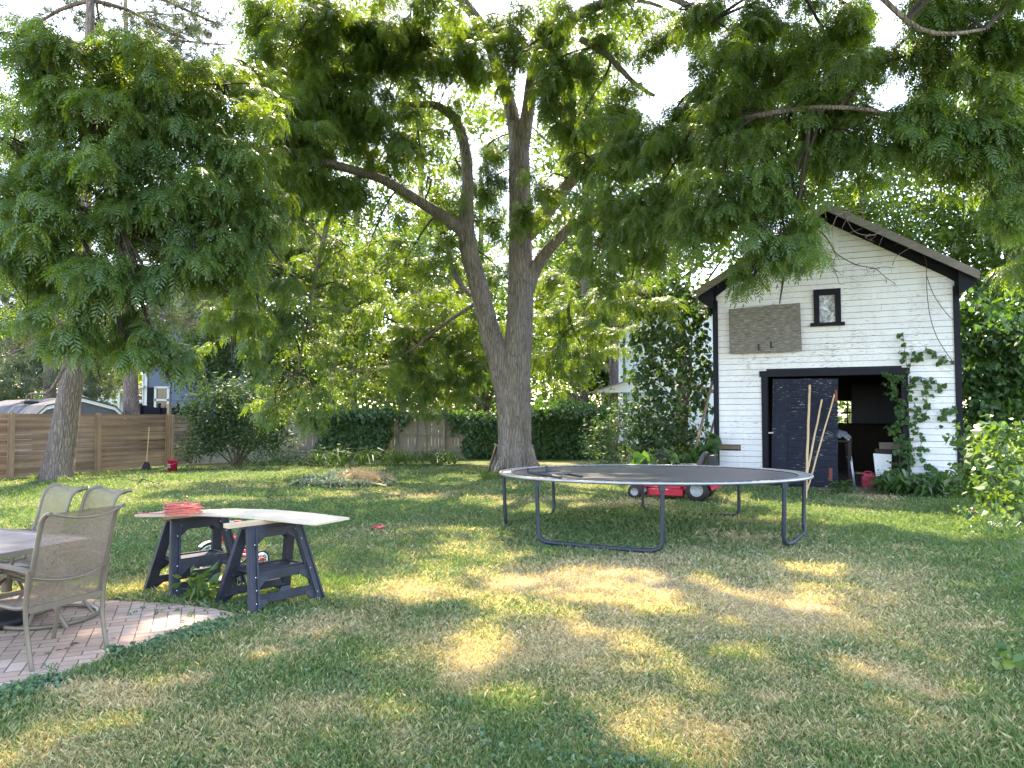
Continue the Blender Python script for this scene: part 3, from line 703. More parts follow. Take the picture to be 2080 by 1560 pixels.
mb.build('fender', M['red'], mw)
mb = MB(); mb.box((WB*.62, 0, .33), (.42, .5, .02)); mb.build('foot_plate', M['black'], mw)
mb = MB(); mb.tube([(WB*.70, 0, .33), (WB*.62, 0, .88)], .022, 8); col_ = mb.build('steering_column', M['black'], mw)
mb = MB(); Mx = Matrix.Translation((WB*.60, 0, .93)) @ Matrix.Rotation(R(-28), 4, 'Y')
mb.tube([Mx @ Vector((.17*math.cos(a), .17*math.sin(a), 0)) for a in [2*math.pi*k/28 for k in range(28)]], .014, 8, closed=True)
for a in (30, 150, 270): mb.tube([Mx @ Vector((0, 0, -.02)), Mx @ Vector((.17*math.cos(R(a)), .17*math.sin(R(a)), 0))], .010, 6)
mb.build('steering_wheel', M['black'], mw)
seatm = simple('seat_vinyl', (.06, .062, .07), .55, var=.3)
mb = MB(); mb.poly([(.02, .22, .62), (.42, .22, .66), (.45, .22, .72), (.02, .22, .72)], (0, -.44, 0)); mb.build('seat', seatm, mw, .03, 3)
mb = MB(); mb.poly([(.06, .21, .70), (-.02, .21, .90), (-.08, .21, .99), (-.14, .21, .97), (-.10, .21, .84), (-.04, .21, .68)], (0, -.42, 0)); mb.build('backrest', seatm, mw, .03, 3)
mb = MB(); mb.poly([(-.16, .19, .64), (-.18, .19, .92), (-.32, .19, .93), (-.36, .19, .64)], (0, -.38, 0)); mb.build('engine_cover', M['black'], mw, .03, 2)
mb = MB(); mb.tube([(.25, .40, .55), (.27, .40, .80)], .010, 6); mb.lathe([(0, .03), (.02, .02), (.02, -.02), (0, -.03)], 10, (.27, .40, .82)); mb.build('lever', M['black'], mw)

# ================================================================ SAWHORSES
def sawhorse(first_label):
    s = thing('sawhorse', first_label, 'sawhorse', (0, 0, 0), 0, 'folding plastic sawhorses')
    H = .705; ANGf = math.atan2(.235, H)
    def P(sd, x, h, off=0):    # point on the inclined panel: x along length, h height fraction
        y = sd*(.05+.235*(1-h)); return Vector((x, y+sd*off, H*h))
    Pp = simple('grey_black_plastic', (.034, .039, .056), .55, 0, var=.3, vscale=7, bump=.2, c2=(.018, .021, .032), spec=.35)
    for sd in (-1, 1):
        for sx in (-1, 1):
            mb = MB(); a = P(sd, sx*.235, .99); b = P(sd, sx*.335, 0)
            mb.beam(a, b, .095, .045, up=(0, 1, 0)); 
            for o_ in (-.032, .032): mb.beam(a+Vector((o_, sd*.02, 0)), b+Vector((o_, sd*.02, 0.02)), .02, .03, up=(0, 1, 0))
            mb.build('leg', Pp, s, .004, 1)
        def rail(h, hh, x, gus, name):
            mb = MB(); a = P(sd, -x, h, -.004); b = P(sd, x, h, -.004); mb.beam(a, b, .03, hh)
            for sx in (-1, 1):        # corner gussets above / below
                for g in gus:
                    p0 = P(sd, sx*(x-.01), h); p1 = P(sd, sx*(x-.13), h+g*.035); p2 = P(sd, sx*(x-.0), h+g*.17); p3 = P(sd, sx*(x-.11), h)
                    mb.poly([p0+Vector((0, -.012, 0)), p3+Vector((0, -.012, 0)), p1+Vector((0, -.012, 0)), p2+Vector((0, -.012, 0))], (0, .024, 0))
            mb.build(name, Pp, s, .003, 1)
        rail(.93, .085, .235, (-1,), 'top_rail'); rail(.42, .085, .285, (-1,), 'middle_rail'); rail(.155, .075, .315, (-1, ), 'lower_rail')
        mb = MB(); mb.poly([P(sd, -.07, .20, .003), P(sd, .07, .20, .003), P(sd, .04, .26, .003), P(sd, -.04, .26, .003)], (0, sd*.012, 0)); mb.build('badge_plate', Pp, s)
        mb = MB()
        for sx in (-1, 1):
            for h, x in ((.93, .2), (.80, .24), (.42, .28), (.27, .29), (.12, .31)):
                q = P(sd, sx*x, h, .026); mb.lathe([(0, .004), (.007, .003), (.008, 0)], 8, q, Matrix.Rotation(R(-90*sd), 4, 'X'))
        mb.build('rivet', M['chrome'], s)
    mb = MB(); mb.box((0, 0, H+.002), (.56, .13, .03)); mb.box((0, 0, H-.03), (.5, .10, .04)); mb.build('top_beam', Pp, s, .006, 2)
    mb = MB(); mb.box((0, 0, H*.455), (.52, .30, .02))
    for y in (-.14, .14): mb.box((0, y, H*.455+.018), (.5, .015, .016))
    for x in (-.24, .24): mb.box((x, 0, H*.455+.018), (.015, .26, .016))
    mb.build('shelf', Pp, s, .003, 1)
    return s
s1 = sawhorse('black plastic sawhorse under the coiled cord end of the plywood, nearer the chairs')
s1.location = (-3.12, 7.37, 0); s1.rotation_euler = (0, 0, R(48))
s2 = dup(s1, 'black plastic sawhorse under the plain pointed end of the plywood, beside the dandelion puff')
s2.location = (-2.22, 6.87, 0); s2.rotation_euler = (0, 0, R(50))
# plywood offcut
BZ = .765
out_top = [(273,1048),(330,1041),(400,1038),(480,1036),(560,1037.5),(640,1045),(710,1054)]
out_bot = [(642,1066.5),(600,1062.5),(540,1055.5),(480,1050.5),(420,1047.5),(370,1047),(320,1049),(276,1049.5)]
pts = [gp(px, py+1.2, BZ) for px, py in out_top+out_bot]
c0 = sum(pts, Vector())/len(pts)
pw = thing('plywood_offcut', 'long curved pale plywood offcut lying across both sawhorses', 'plywood', c0)
t = NT('pale_plywood'); n = t.noise(t.coord((2, 18, 2), 'Object', (0, 0, R(5))), 3, 5, .6); n2 = t.noise(t.coord(), 5, 4)
t.base(t.mix(.4, t.ramp(n, [(.3, (.56, .46, .33)), (.7, (.66, .57, .43))]), t.ramp(n2, [(.3, (.60, .50, .38)), (.7, (.46, .37, .26))]))); t.p.inputs['Roughness'].default_value = .75
mb = MB(); mb.poly([p-c0 for p in pts][::-1], (0, 0, .018)); mb.build('sheet', t.m, pw)
pine = woodmat('fresh_pine', (.66, .52, .36), (.52, .38, .24), (1, 8, 8)); pink = woodmat('pinkish_pine', (.62, .38, .28), (.50, .30, .22), (1, 8, 8))
a = gp(340, 1053, .75); b = gp(425, 1049, .75)
bl = thing('wood_block', 'pinkish lumber block on the left sawhorse under the plywood', 'wood block', (-3.12, 7.37, .722), R(48), 'lumber blocks spacing the plywood')
mb = MB(); mb.box((-.02, -.02, .021), (.62, .09, .040)); mb.build('block', pink, bl, .003, 1)
bl = thing('wood_block', 'creamy white lumber block jutting from the right sawhorse under the plywood', 'wood block', (-2.22, 6.87, .722), R(50), 'lumber blocks spacing the plywood')
mb = MB(); mb.box((-.12, .0, .021), (.66, .09, .040)); mb.build('block', pine, bl, .003, 1)
# coiled cord
c0 = gp(372, 1041, .80)
cc = thing('extension_cord', 'coiled coral orange extension cord lying on the plywood offcut', 'cord', (c0.x, c0.y, BZ+.02)); cc.scale = (.8, .8, .88)
r3 = random.Random(5)
pts = []
for k in range(15*20):
    a = 2*math.pi*k/20; lay = k/20; r_ = .165+.03*math.sin(lay*2.3)+.012*math.sin(lay*7.1)
    pts.append((r_*1.1*math.cos(a)+.012*math.sin(lay*3), r_*.85*math.sin(a)+.01*math.cos(lay*5), .008+.0062*lay+.016*abs(math.sin(a*.5+lay*1.7))*(lay/15)+.006*math.sin(a*3+lay)))
mb = MB(); mb.tube(pts, .0062, 7); mb.build('coil', M['cord'], cc)
mb = MB(); mb.tube(spline([(.02, .0, .07), (.0, -.02, .12), (.03, -.03, .16), (.06, -.02, .14), (.05, 0, .09), (-.02, -.10, .07), (-.03, -.15, .03)], 6), .0062, 7); mb.tube(spline([(-.16, -.05, .02), (-.28, -.06, .012), (-.42, -.03, .01), (-.55, .02, .010)]), .006, 7); mb.build('loop', M['cord'], cc)
mb = MB(); mb.tube([(.02, -.05, .10), (.0, -.09, .085), (-.01, -.12, .07)], [.013, .018, .010], 8); mb.build('plug', simple('pale_plug', (.7, .45, .45), .5), cc)

# ================================================================ TRICYCLE
t0 = gp(426, 1166); t1 = gp(520, 1149); ta = math.atan2(t0.y-t1.y, t0.x-t1.x)
tc = thing('tricycle', 'childs red and white tricycle on the grass behind the sawhorses', 'tricycle', (t0.x, t0.y, 0), ta)
M['tred'] = simple('toy_red', (.55, .015, .02), .3, var=.1, bump=0); M['twhite'] = simple('toy_white', (.8, .8, .8), .35, var=.05, bump=0)
def spoked(x, y, r_, steer=0):
    Mx = Matrix.Translation((x, y, r_)) @ Matrix.Rotation(steer, 4, 'Z')
    circ = lambda rr, o=0: [Mx @ Vector((rr*math.cos(2*math.pi*k/30), o, rr*math.sin(2*math.pi*k/30))) for k in range(30)]
    mb = MB(); mb.tube(circ(r_-.012), .012, 8, closed=True); w = mb.build('wheel', M['black'], tc)
    mb = MB(); mb.tube(circ(r_-.028), .007, 6, closed=True); mb.build('rim', M['twhite'], w)
    mb = MB()
    for k in range(12): a = 2*math.pi*k/12; mb.tube([Mx @ Vector((0, 0, 0)), Mx @ Vector(((r_-.03)*math.cos(a), 0, (r_-.03)*math.sin(a)))], .0025, 4)
    mb.build('spokes', M['twhite'], w)
    mb = MB(); mb.tube([Mx @ Vector((0, -.035, 0)), Mx @ Vector((0, .035, 0))], .02, 10); mb.build('hub', M['tred'], w)
spoked(0, 0, .168); spoked(-.50, .20, .105); spoked(-.50, -.20, .105)
mb = MB(); mb.tube([(-.08, 0, .38), (-.02, 0, .168)], .016, 8); mb.tube([(-.07, .03, .34), (0, .045, .168)], .011, 8); mb.tube([(-.07, -.03, .34), (0, -.045, .168)], .011, 8); mb.build('fork', M['twhite'], tc)
mb = MB(); mb.tube([(-.09, 0, .33), (-.10, 0, .45)], .027, 12); mb.tube(spline([(-.10, 0, .39), (-.22, 0, .30), (-.36, 0, .20), (-.50, 0, .17)]), .022, 10); mb.tube([(-.50, -.2, .105), (-.50, .2, .105)], .014, 8); mb.beam((-.5, 0, .11), (-.5, 0, .2), .05, .04); mb.build('frame', M['tred'], tc)
mb = MB(); mb.poly([(-.42, -.15, .14), (-.62, -.15, .14), (-.62, .15, .14), (-.42, .15, .14)], (0, 0, .012)); mb.build('step', M['twhite'], tc)
mb = MB(); pts = [(.185*math.cos(R(a)), 0, .168+.185*math.sin(R(a))) for a in range(50, 151, 10)]
for i in range(len(pts)-1): mb.box((0, 0, 0), (.036, .06, .004), Matrix.Translation((Vector(pts[i])+Vector(pts[i+1]))/2) @ Matrix.Rotation(-math.atan2(pts[i+1][2]-pts[i][2], pts[i+1][0]-pts[i][0]), 4, 'Y'))
mb.build('mudguard', M['twhite'], tc)
mb = MB(); mb.tube([(-.10, 0, .45), (-.11, 0, .53)], .012, 8); mb.tube(spline([(-.17, -.20, .56), (-.13, -.14, .56), (-.11, 0, .53), (-.13, .14, .56), (-.17, .20, .56)]), .010, 8); hb = mb.build('handlebar', M['chrome'], tc)
for s in (-1, 1):
    mb = MB(); mb.tube([(-.165, s*.19, .56), (-.22, s*.235, .555)], .017, 10); mb.build('grip', M['tred'], hb)
mb = MB(); mb.lathe([(.001, .04), (.09, .035), (.115, .015), (.10, 0), (.001, -.01)], 18, (-.33, 0, .33)); mb.tube([(-.33, 0, .22), (-.33, 0, .33)], .014, 8); mb.build('seat', M['tred'], tc)

# ================================================================ PATIO FURNITURE
t = NT('sling_mesh'); v = t.coord((1, 1, 1)); n = t.noise(t.coord((30, 30, 3)), 6, 4, .8); n2 = t.noise(t.coord((3, 3, 30)), 8, 4, .8)
c = t.mix(.5, t.ramp(n, [(.36, (.11, .078, .052)), (.62, (.31, .24, .175))]), t.ramp(n2, [(.36, (.14, .10, .068)), (.62, (.31, .245, .175))]))
t.base(c); t.p.inputs['Roughness'].default_value = .7
tr = t.node('ShaderNodeBsdfTranslucent'); t.l.new(c, tr.inputs[0]); tp_ = t.node('ShaderNodeBsdfTransparent')
m1 = t.node('ShaderNodeMixShader'); m1.inputs[0].default_value = .25; m2 = t.node('ShaderNodeMixShader'); m2.inputs[0].default_value = .30
t.l.new(t.p.outputs[0], m1.inputs[1]); t.l.new(tr.outputs[0], m1.inputs[2]); t.l.new(m1.outputs[0], m2.inputs[1]); t.l.new(tp_.outputs[0], m2.inputs[2]); t.l.new(m2.outputs[0], t.out.inputs[0])
M['sling'] = t.m
def sheet(mb, rows, w, sagf=0.0, th=.004):
    """rows: list of (x,z) profile; width along y"""
    n = 10; vs = []
    for x, z, sg in rows:
        for k in range(n+1):
            u = k/n*2-1; vs.append((x-sg*(1-u*u), u*w/2, z-sagf*(1-u*u)))
    m = len(rows)
    mb.add(vs, [(i*(n+1)+k, i*(n+1)+k+1, (i+1)*(n+1)+k+1, (i+1)*(n+1)+k) for i in range(m-1) for k in range(n)], True)
def prof_back(roll, H=1.04):
    # x forward is +, back leans to -x.  returns spline of (x,z)
    if roll: return [(-.20, .36), (-.25, .55), (-.31, .78), (-.345, .93), (-.375, 1.0), (-.43, H), (-.50, H+.005)]
    return [(-.21, .40), (-.25, .56), (-.30, .75), (-.34, .92), (-.365, .985), (-.41, 1.02), (-.44, 1.02)]
def chair(label, swivel, loc, ang):
    ch = thing('patio_chair', label, 'chair', loc, ang, 'sling patio chairs around the glass table')
    W = .56; pb = spline([(x, 0, z) for x, z in prof_back(swivel)], 5)
    seat = spline([(-.22, 0, .40), (-.10, 0, .385), (.10, 0, .40), (.26, 0, .43), (.30, 0, .42)], 4)
    mb = MB()
    for s in (-1, 1): mb.tube([p+Vector((0, s*W/2, 0)) for p in pb], .016, 8)
    mb.build('back_frame', M['taupe'], ch)
    mb = MB(); sheet(mb, [(p.x, p.z, .0 if i < len(pb)-4 else -.02) for i, p in enumerate(pb)], W-.03, .0); mb.build('backrest', M['sling'], ch)
    mb = MB()
    for f in (.22, .90):
        q = pb[int(f*(len(pb)-1))]
        mb.tube(spline([q+Vector((-.005, -W/2, 0)), q+Vector((-.045, -W/4, -.035)), q+Vector((-.055, 0, -.045)), q+Vector((-.045, W/4, -.035)), q+Vector((-.005, W/2, 0))]), .008, 6)
    mb.build('back_brace', M['taupe'], ch)
    mb = MB(); sheet(mb, [(p.x, p.z, 0) for p in seat], W-.04, .02); mb.build('seat', M['sling'], ch)
    mb = MB()
    for s in (-1, 1): mb.tube([p+Vector((0, s*W/2, 0)) for p in seat], .015, 8)
    mb.beam((-.23, -W/2, .38), (-.23, W/2, .38), .02, .04); mb.beam((.24, -W/2, .40), (.24, W/2, .40), .02, .03)
    mb.build('seat_frame', M['taupe'], ch)
    for s in (-1, 1):
        mb = MB()
        arm = spline([(-.29, s*(W/2+.02), .64), (-.18, s*(W/2+.03), .655), (.05, s*(W/2+.04), .665), (.22, s*(W/2+.04), .64), (.27, s*(W/2+.03), .60)], 4)
        for i in range(len(arm)-1): mb.beam(arm[i], arm[i+1], .045, .018)
        mb.tube(spline([(.25, s*(W/2+.035), .61), (.20, s*(W/2+.02), .50), (.22, s*(W/2), .41)]), .013, 7)
        mb.tube([(-.27, s*(W/2+.02), .64), (-.235, s*(W/2+.012), .38)], .013, 7)
        mb.build('armrest', M['taupe'], ch)
    if swivel:
        mb = MB(); mb.tube([(.02+.36*math.cos(2*math.pi*k/40), .36*math.sin(2*math.pi*k/40), .022) for k in range(40)], .018, 8, closed=True); mb.build('base_ring', M['taupe'], ch)
        mb = MB(); mb.tube([(.02, 0, .18), (.02, 0, .37)], .04, 12); mb.box((.02, 0, .375), (.3, .3, .02)); mb.build('swivel_post', M['taupe'], ch)
        for k in range(4):
            a = R(45+90*k); mb = MB(); mb.tube(spline([(.02, 0, .30), (.02+.18*math.cos(a), .18*math.sin(a), .24), (.02+.34*math.cos(a), .34*math.sin(a), .04)]), .014, 7); mb.build('leg', M['taupe'], ch)
    else:
        for s in (-1, 1):
            mb = MB(); mb.tube(spline([(-.255, s*(W/2+.012), .64), (-.235, s*(W/2+.01), .38), (-.25, s*W/2, .2), (-.30, s*W/2, 0)]), .016, 8); mb.build('leg', M['taupe'], ch)
            mb = MB(); mb.tube(spline([(.20, s*(W/2), .42), (.22, s*W/2, .25), (.27, s*W/2, 0)]), .016, 8); mb.build('leg', M['taupe'], ch)
    return ch
PZ = .012
hd = math.atan2(.38, -.92)
ca = chair('sling chair with four straight legs, its back turned, closest to the ground ivy', False, (-3.36, 5.36, PZ), hd)
ca.scale = (1, 1, 1.02)
hd2 = math.atan2(-.80, -.60)
c1_ = chair('high-back swivel chair nearer the sawhorses, its curled top right of the other', True, (-3.86, 6.28, PZ), hd2)
c2_ = dup(c1_, 'high-back swivel chair farther left, partly hidden behind the nearest chair'); c2_.location = (-4.36, 6.48, PZ)
# table
C_ = Vector((-3.31, 6.02, 0)); e1 = Vector((-.92, .38, 0)).normalized(); e2 = Vector((-.40, -.92, 0)).normalized()
tb = thing('patio_table', 'rectangular glass topped patio table with taupe frame', 'table', C_+e1*.8+e2*.5+Vector((0, 0, PZ)), math.atan2(e1.y, e1.x))
L_, W_ = 1.6, 1.0
t = NT('rippled_glass'); n = t.noise(t.coord(), 25, 5, .7); t.base(t.ramp(t.noise(t.coord(), 3, 5, .6), [(.35, (.40, .29, .25)), (.65, (.60, .49, .44))])); t.p.inputs['Roughness'].default_value = .12; t.bump(n, .15, .003)
mb = MB(); mb.box((0, 0, .705), (L_-.06, W_-.06, .008)); mb.build('glass_top', t.m, tb)
mb = MB(); 
for s in (-1, 1): mb.box((0, s*(W_/2-.015), .70), (L_, .03, .04)); mb.box((s*(L_/2-.015), 0, .70), (.03, W_-.06, .04))
mb.build('rim', M['taupe'], tb)
for sx in (-1, 1):
    for sy in (-1, 1):
        mb = MB(); mb.tube(spline([(sx*(L_/2-.08), sy*(W_/2-.08), .69), (sx*(L_/2-.22), sy*(W_/2-.18), .45), (sx*(L_/2-.30), sy*(W_/2-.2), .25), (sx*(L_/2-.22), sy*(W_/2-.12), 0)]), .022, 8); mb.build('leg', M['taupe'], tb)
ub = gp(-12, 1272)
um = thing('umbrella_base', 'heavy round black umbrella base on the pavers by the table', 'umbrella base', (ub.x, ub.y, PZ))
mb = MB(); mb.lathe([(.001, 0), (.23, 0), (.25, .02), (.25, .055), (.235, .075), (.19, .085), (.17, .10), (.06, .115), (.001, .115)], 40); mb.build('weight', M['black'], um)
mb = MB(); mb.tube([(0, 0, .11), (0, 0, .34)], .028, 14); mb.build('socket', M['black'], um)

# ================================================================ FENCES
cedar = woodmat('cedar_board', (.42, .29, .20), (.28, .185, .125), (1.0, 12, 12)); cedar2 = woodmat('cedar_post', (.40, .28, .19), (.26, .18, .12), (10, 10, 1))
CED = [cedar, woodmat('cedar_board_grey', (.38, .28, .21), (.25, .18, .13), (1.0, 12, 12)), woodmat('cedar_board_red', (.43, .275, .19), (.30, .18, .12), (1.3, 12, 10))]
for m_c in CED:      # every board weathers a little differently
    nt_ = m_c.node_tree; lk = nt_.nodes['Principled BSDF'].inputs['Base Color'].links[0]; src = lk.from_socket
    tc_ = nt_.nodes.new('ShaderNodeTexCoord'); mp_c = nt_.nodes.new('ShaderNodeMapping'); mp_c.inputs['Scale'].default_value = (.35, 1, 6.9); ns_ = nt_.nodes.new('ShaderNodeTexNoise'); ns_.inputs['Scale'].default_value = 1.0; ns_.inputs['Detail'].default_value = 0
    rp_ = nt_.nodes.new('ShaderNodeValToRGB'); rp_.color_ramp.elements[0].position = .35; rp_.color_ramp.elements[0].color = (.62, .6, .6, 1); rp_.color_ramp.elements[1].position = .65; rp_.color_ramp.elements[1].color = (1.1, 1.08, 1.05, 1)
    mx_ = nt_.nodes.new('ShaderNodeMix'); mx_.data_type = 'RGBA'; mx_.blend_type = 'MULTIPLY'; mx_.inputs[0].default_value = 1
    nt_.links.new(tc_.outputs['Object'], mp_c.inputs[0]); nt_.links.new(mp_c.outputs[0], ns_.inputs['Vector']); nt_.links.new(ns_.outputs['Fac'], rp_.inputs[0]); nt_.links.new(src, mx_.inputs[6]); nt_.links.new(rp_.outputs[0], mx_.inputs[7]); nt_.links.new(mx_.outputs[2], nt_.nodes['Principled BSDF'].inputs['Base Color'])
def board_fence(label, a, b, n, H, bh, nrow, cap_at=None, closed=False):
    a = Vector(a); b = Vector(b); d = b-a; L = d.length
    f = thing('board_fence', label, 'fence', a, math.atan2(d.y, d.x), 'horizontal board fence sections')
    rr = random.Random(int(L*100))
    for k in range(n):
        x0, x1 = L*k/n, L*(k+1)/n; mb = MB()
        for r_ in range(nrow):
            z = .06+r_*(H-.06)/nrow; t1, t2 = rr.uniform(-.006, .006), rr.uniform(-.006, .006); g = rr.uniform(.0, .014)
            p0 = Vector((x0+.02, rr.uniform(-.004, .004), z+bh/2+t1)); p1 = Vector((x1-.02, rr.uniform(-.004, .004), z+bh/2+t2)); mb.beam(p0, p1, .02, (H-.06)/nrow-.004-g)
        mb.build('board_panel', CED[rr.randrange(3)], f)
    for k in range(n+1):
        h = H+.02+(.28 if k == cap_at else 0); mb = MB(); mb.box((L*k/n, -.07, h/2), (.10, .10, h)); 
        mb.box((L*k/n-.07, -.03, H/2), (.03, .04, H)); mb.build('post', cedar2, f)
        if k == cap_at: 
            mb = MB(); mb.box((L*k/n, -.07, h+.02), (.13, .13, .04)); mb.build('post_cap', cedar2, f)
    return f
FA = gp(33, 973); FB = gp(338, 949)
d_ = (FB-FA)
F0 = FA-d_*.62*1.6
f = board_fence('brown horizontal board fence behind the leaning pine trunk on the left', FA-d_*1.08, FB, 4, 1.80, .14, 12, cap_at=4)
F2 = gp(384, 944); board_fence('short shaded end of the brown board fence beside the dark shrub', FB+Vector((.10, .02, 0)), F2, 1, 1.76, .14, 12)
# pale panels behind the shrub
cream = simple('cream_panel_paint', (.42, .40, .33), .8, var=.3, vscale=4)
pf = thing('panel_fence', 'pale cream panel fence behind the dark shrub', 'fence', F2, math.atan2(gp(566, 936).y-F2.y, gp(566, 936).x-F2.x))
L = (gp(566, 936)-F2).length
for k in range(4):
    mb = MB(); mb.box((L*(k+.5)/4, 0, .72), (L/4-.06, .03, 1.40))
    for j in range(8): mb.box((L*k/4+L/4*(j+.5)/8, -.02, .72), (.03, .012, 1.36))
    mb.build('panel', cream, pf)
for k in range(5): mb = MB(); mb.box((L*k/4, -.03, .78), (.09, .09, 1.56)); mb.build('post', cream, pf)
# rear picket fence, one thing per stretch between posts
M['picket'] = woodmat('silvered_pickets', (.36, .30, .24), (.18, .15, .125), (16, 16, 1.2))
def picket_fence(label, a, b, n, H):
    a = Vector(a); b = Vector(b); d = b-a; L = d.length; f = thing('picket_fence', label, 'fence', a, math.atan2(d.y, d.x))
    rr = random.Random(4)
    for k in range(n):
        mb = MB(); x = L*k/n+.03
        while x < L*(k+1)/n-.05:
            w = .135; h = H+rr.uniform(-.03, .03); tl = rr.uniform(-.01, .01)
            mb.poly([(x, .02, .05), (x+w-.006, .02, .05), (x+w-.006+tl, .02, h-.03), (x+w*.75+tl, .02, h), (x+w*.25+tl, .02, h), (x+tl, .02, h-.03)], (0, .02, 0)); x += w+rr.uniform(0, .006)
        mb.build('picket_panel', M['picket'], f)
        for z in (.32, 1.0, H-.22):
            mb = MB(); mb.beam((L*k/n+.05, -.01, z), (L*(k+1)/n-.05, -.01, z+rr.uniform(-.02, .02)), .04, .09); mb.build('rail', M['picket'], f)
    for k in range(n+1): mb = MB(); mb.box((L*k/n, -.06, (H+.05)/2), (.11, .11, H+.05)); mb.build('post', M['picket'], f)
PFA = gp(560, 936); PFB = gp(1250, 934); PFA.y = 30.5; PFB.y = 30.0; PFA.x = (560-1040)/1500*30.5; PFB.x = (1250-1040)/1500*30
picket_fence('grey weathered picket fence with rails showing, hung with ivy behind the walnut trunk', PFA, PFB, 6, 1.95)

# ================================================================ SMALL THINGS
# bucket
bp = gp(350, 958)
bk = thing('bucket', 'red plastic bucket with white lettering by the fence post', 'bucket', (bp.x, bp.y, 0))
mb = MB(); mb.lathe([(.001, 0), (.135, 0), (.15, .34), (.158, .345), (.158, .37), (.147, .37), (.13, .02), (.001, .02)], 28); mb.build('pail', M['redplastic'], bk)
mb = MB(); mb.tube([(.155*math.cos(a), -.02, .34+.0-.16*math.sin(a)) for a in [math.pi*k/12 for k in range(13)]] if 0 else [(-.158, 0, .33), (-.12, -.11, .26), (0, -.165, .22), (.12, -.11, .26), (.158, 0, .33)], .004, 6); mb.build('handle', M['silver'], bk)
mb = MB()
for row, z in enumerate((.225, .15)):        # two rows of white block lettering wrapped on the pail
    for j in range(4):
        a = R(-128+j*12); r_ = .1515-.0+.0; zz = z
        Mx = Matrix.Translation(((.138+.044*(z/.34)*.35+.004)*math.cos(a), (.138+.044*(z/.34)*.35+.004)*math.sin(a), zz)) @ Matrix.Rotation(a+R(90), 4, 'Z')
        mb.box((-.009, 0, 0), (.006, .003, .05), Mx); mb.box((.002, 0, .022), (.016, .003, .007), Mx)
        if (row+j) % 2: mb.box((.002, 0, 0), (.014, .003, .006), Mx); mb.box((.009, 0, .011), (.005, .003, .02), Mx)
        else: mb.box((.002, 0, -.022), (.016, .003, .006), Mx); mb.box((.009, 0, -.011), (.005, .003, .02), Mx)
mb.build('lettering', M['white'], bk)
# broom leaning on fence
b0 = gp(305, 955); 
br_ = thing('garden_broom', 'broom with long pale handle and dark head leaning on the board fence', 'broom', (b0.x, b0.y-.25, 0))
tp2 = at(303, 868, b0.y+.0)-Vector((b0.x, b0.y-.25, 0))
mb = MB(); mb.tube([(0, 0, .22), tp2], .013, 8); mb.build('handle', M['dowel'], br_)
mb = MB(); mb.poly([(-.05, -.03, .28), (.05, -.03, .28), (.17, -.04, 0), (-.17, -.04, 0)], (0, .07, 0)); mb.build('head', M['black'], br_)
# frisbee
p = gp(768, 1075); fb = thing('flying_disc', 'small red plastic disc lying on the lawn', 'disc', (p.x, p.y, .03))
mb = MB(); mb.lathe([(.001, .02), (.09, .018), (.105, .008), (.11, -.01), (.10, -.01), (.09, .008), (.001, .012)], 28); o = mb.build('disc', M['redplastic'], fb); o.rotation_euler = (R(4), 0, 0)
# boards leaning on the walnut
b0 = gp(992, 958); tp_ = at(1008, 905, b0.y+.35)
pk = thing('leaning_plank', 'short brown plank leaning on the left side of the big trunk', 'plank', (b0.x, b0.y-.3, 0))
mb = MB(); mb.beam((0, 0, 0), tp_-Vector((b0.x, b0.y-.3, 0)), .22, .04, up=(1, 0, 0), w1=.2) ; mb.build('board', M['plank'], pk)
mb = MB(); q = tp_-Vector((b0.x, b0.y-.3, 0)); mb.tube([q+Vector((-.06, -.05, .06)), q+Vector((.15, 0, -.12))], .03, 8); mb.build('pipe', M['silver'], pk)
# lumber leaning at the garage corner
for i, (pb_, pt, w) in enumerate([((1392, 955), (1447, 775), .14), ((1412, 952), (1452, 850), .10)]):
    b0 = gp(*pb_); b0 = Vector((b0.x, 18.3+i*.2, 0)); b0.x = (pb_[0]-1040)/1500*b0.y; e = at(pt[0], pt[1], 19.25)
    pk = thing('lumber_board', ['tall weathered board leaning on the left corner of the garage', 'shorter weathered board leaning beside the taller one at the garage corner'][i], 'board', b0, 0, 'boards leaning at the garage corner')
    mb = MB(); mb.beam((0, 0, 0), e-b0, .035, w, up=(0, 1, 0)); mb.build('board', M['plank'], pk)
# fallen twig
p = gp(290, 985)
tw = thing('fallen_branch', 'bare dark forked twig lying on the lawn behind the chairs', 'branch', (p.x, p.y, 0))
mb = MB(); Yt = p.y
def tp3(px, py, z=0): q = at(px, py, Yt); return q-Vector((p.x, p.y, 0))
mb.tube(spline([tp3(262, 994), tp3(278, 984), tp3(290, 973)]), [.016]*13, 6); mb.tube(spline([tp3(290, 973), tp3(320, 982), tp3(352, 988)]), lin([.014, .004], 13), 6); mb.tube(spline([tp3(290, 973), tp3(270, 976), tp3(246, 968)]), lin([.011, .003], 13), 6); mb.tube(spline([tp3(290, 973), tp3(291, 962), tp3(285, 950)]), lin([.009, .003], 13), 6); mb.tube([tp3(320, 982), tp3(330, 976), tp3(338, 975)], [.006, .004, .002], 5)
mb.build('twig', simple('dark_bark', (.05, .045, .04), .9), tw)

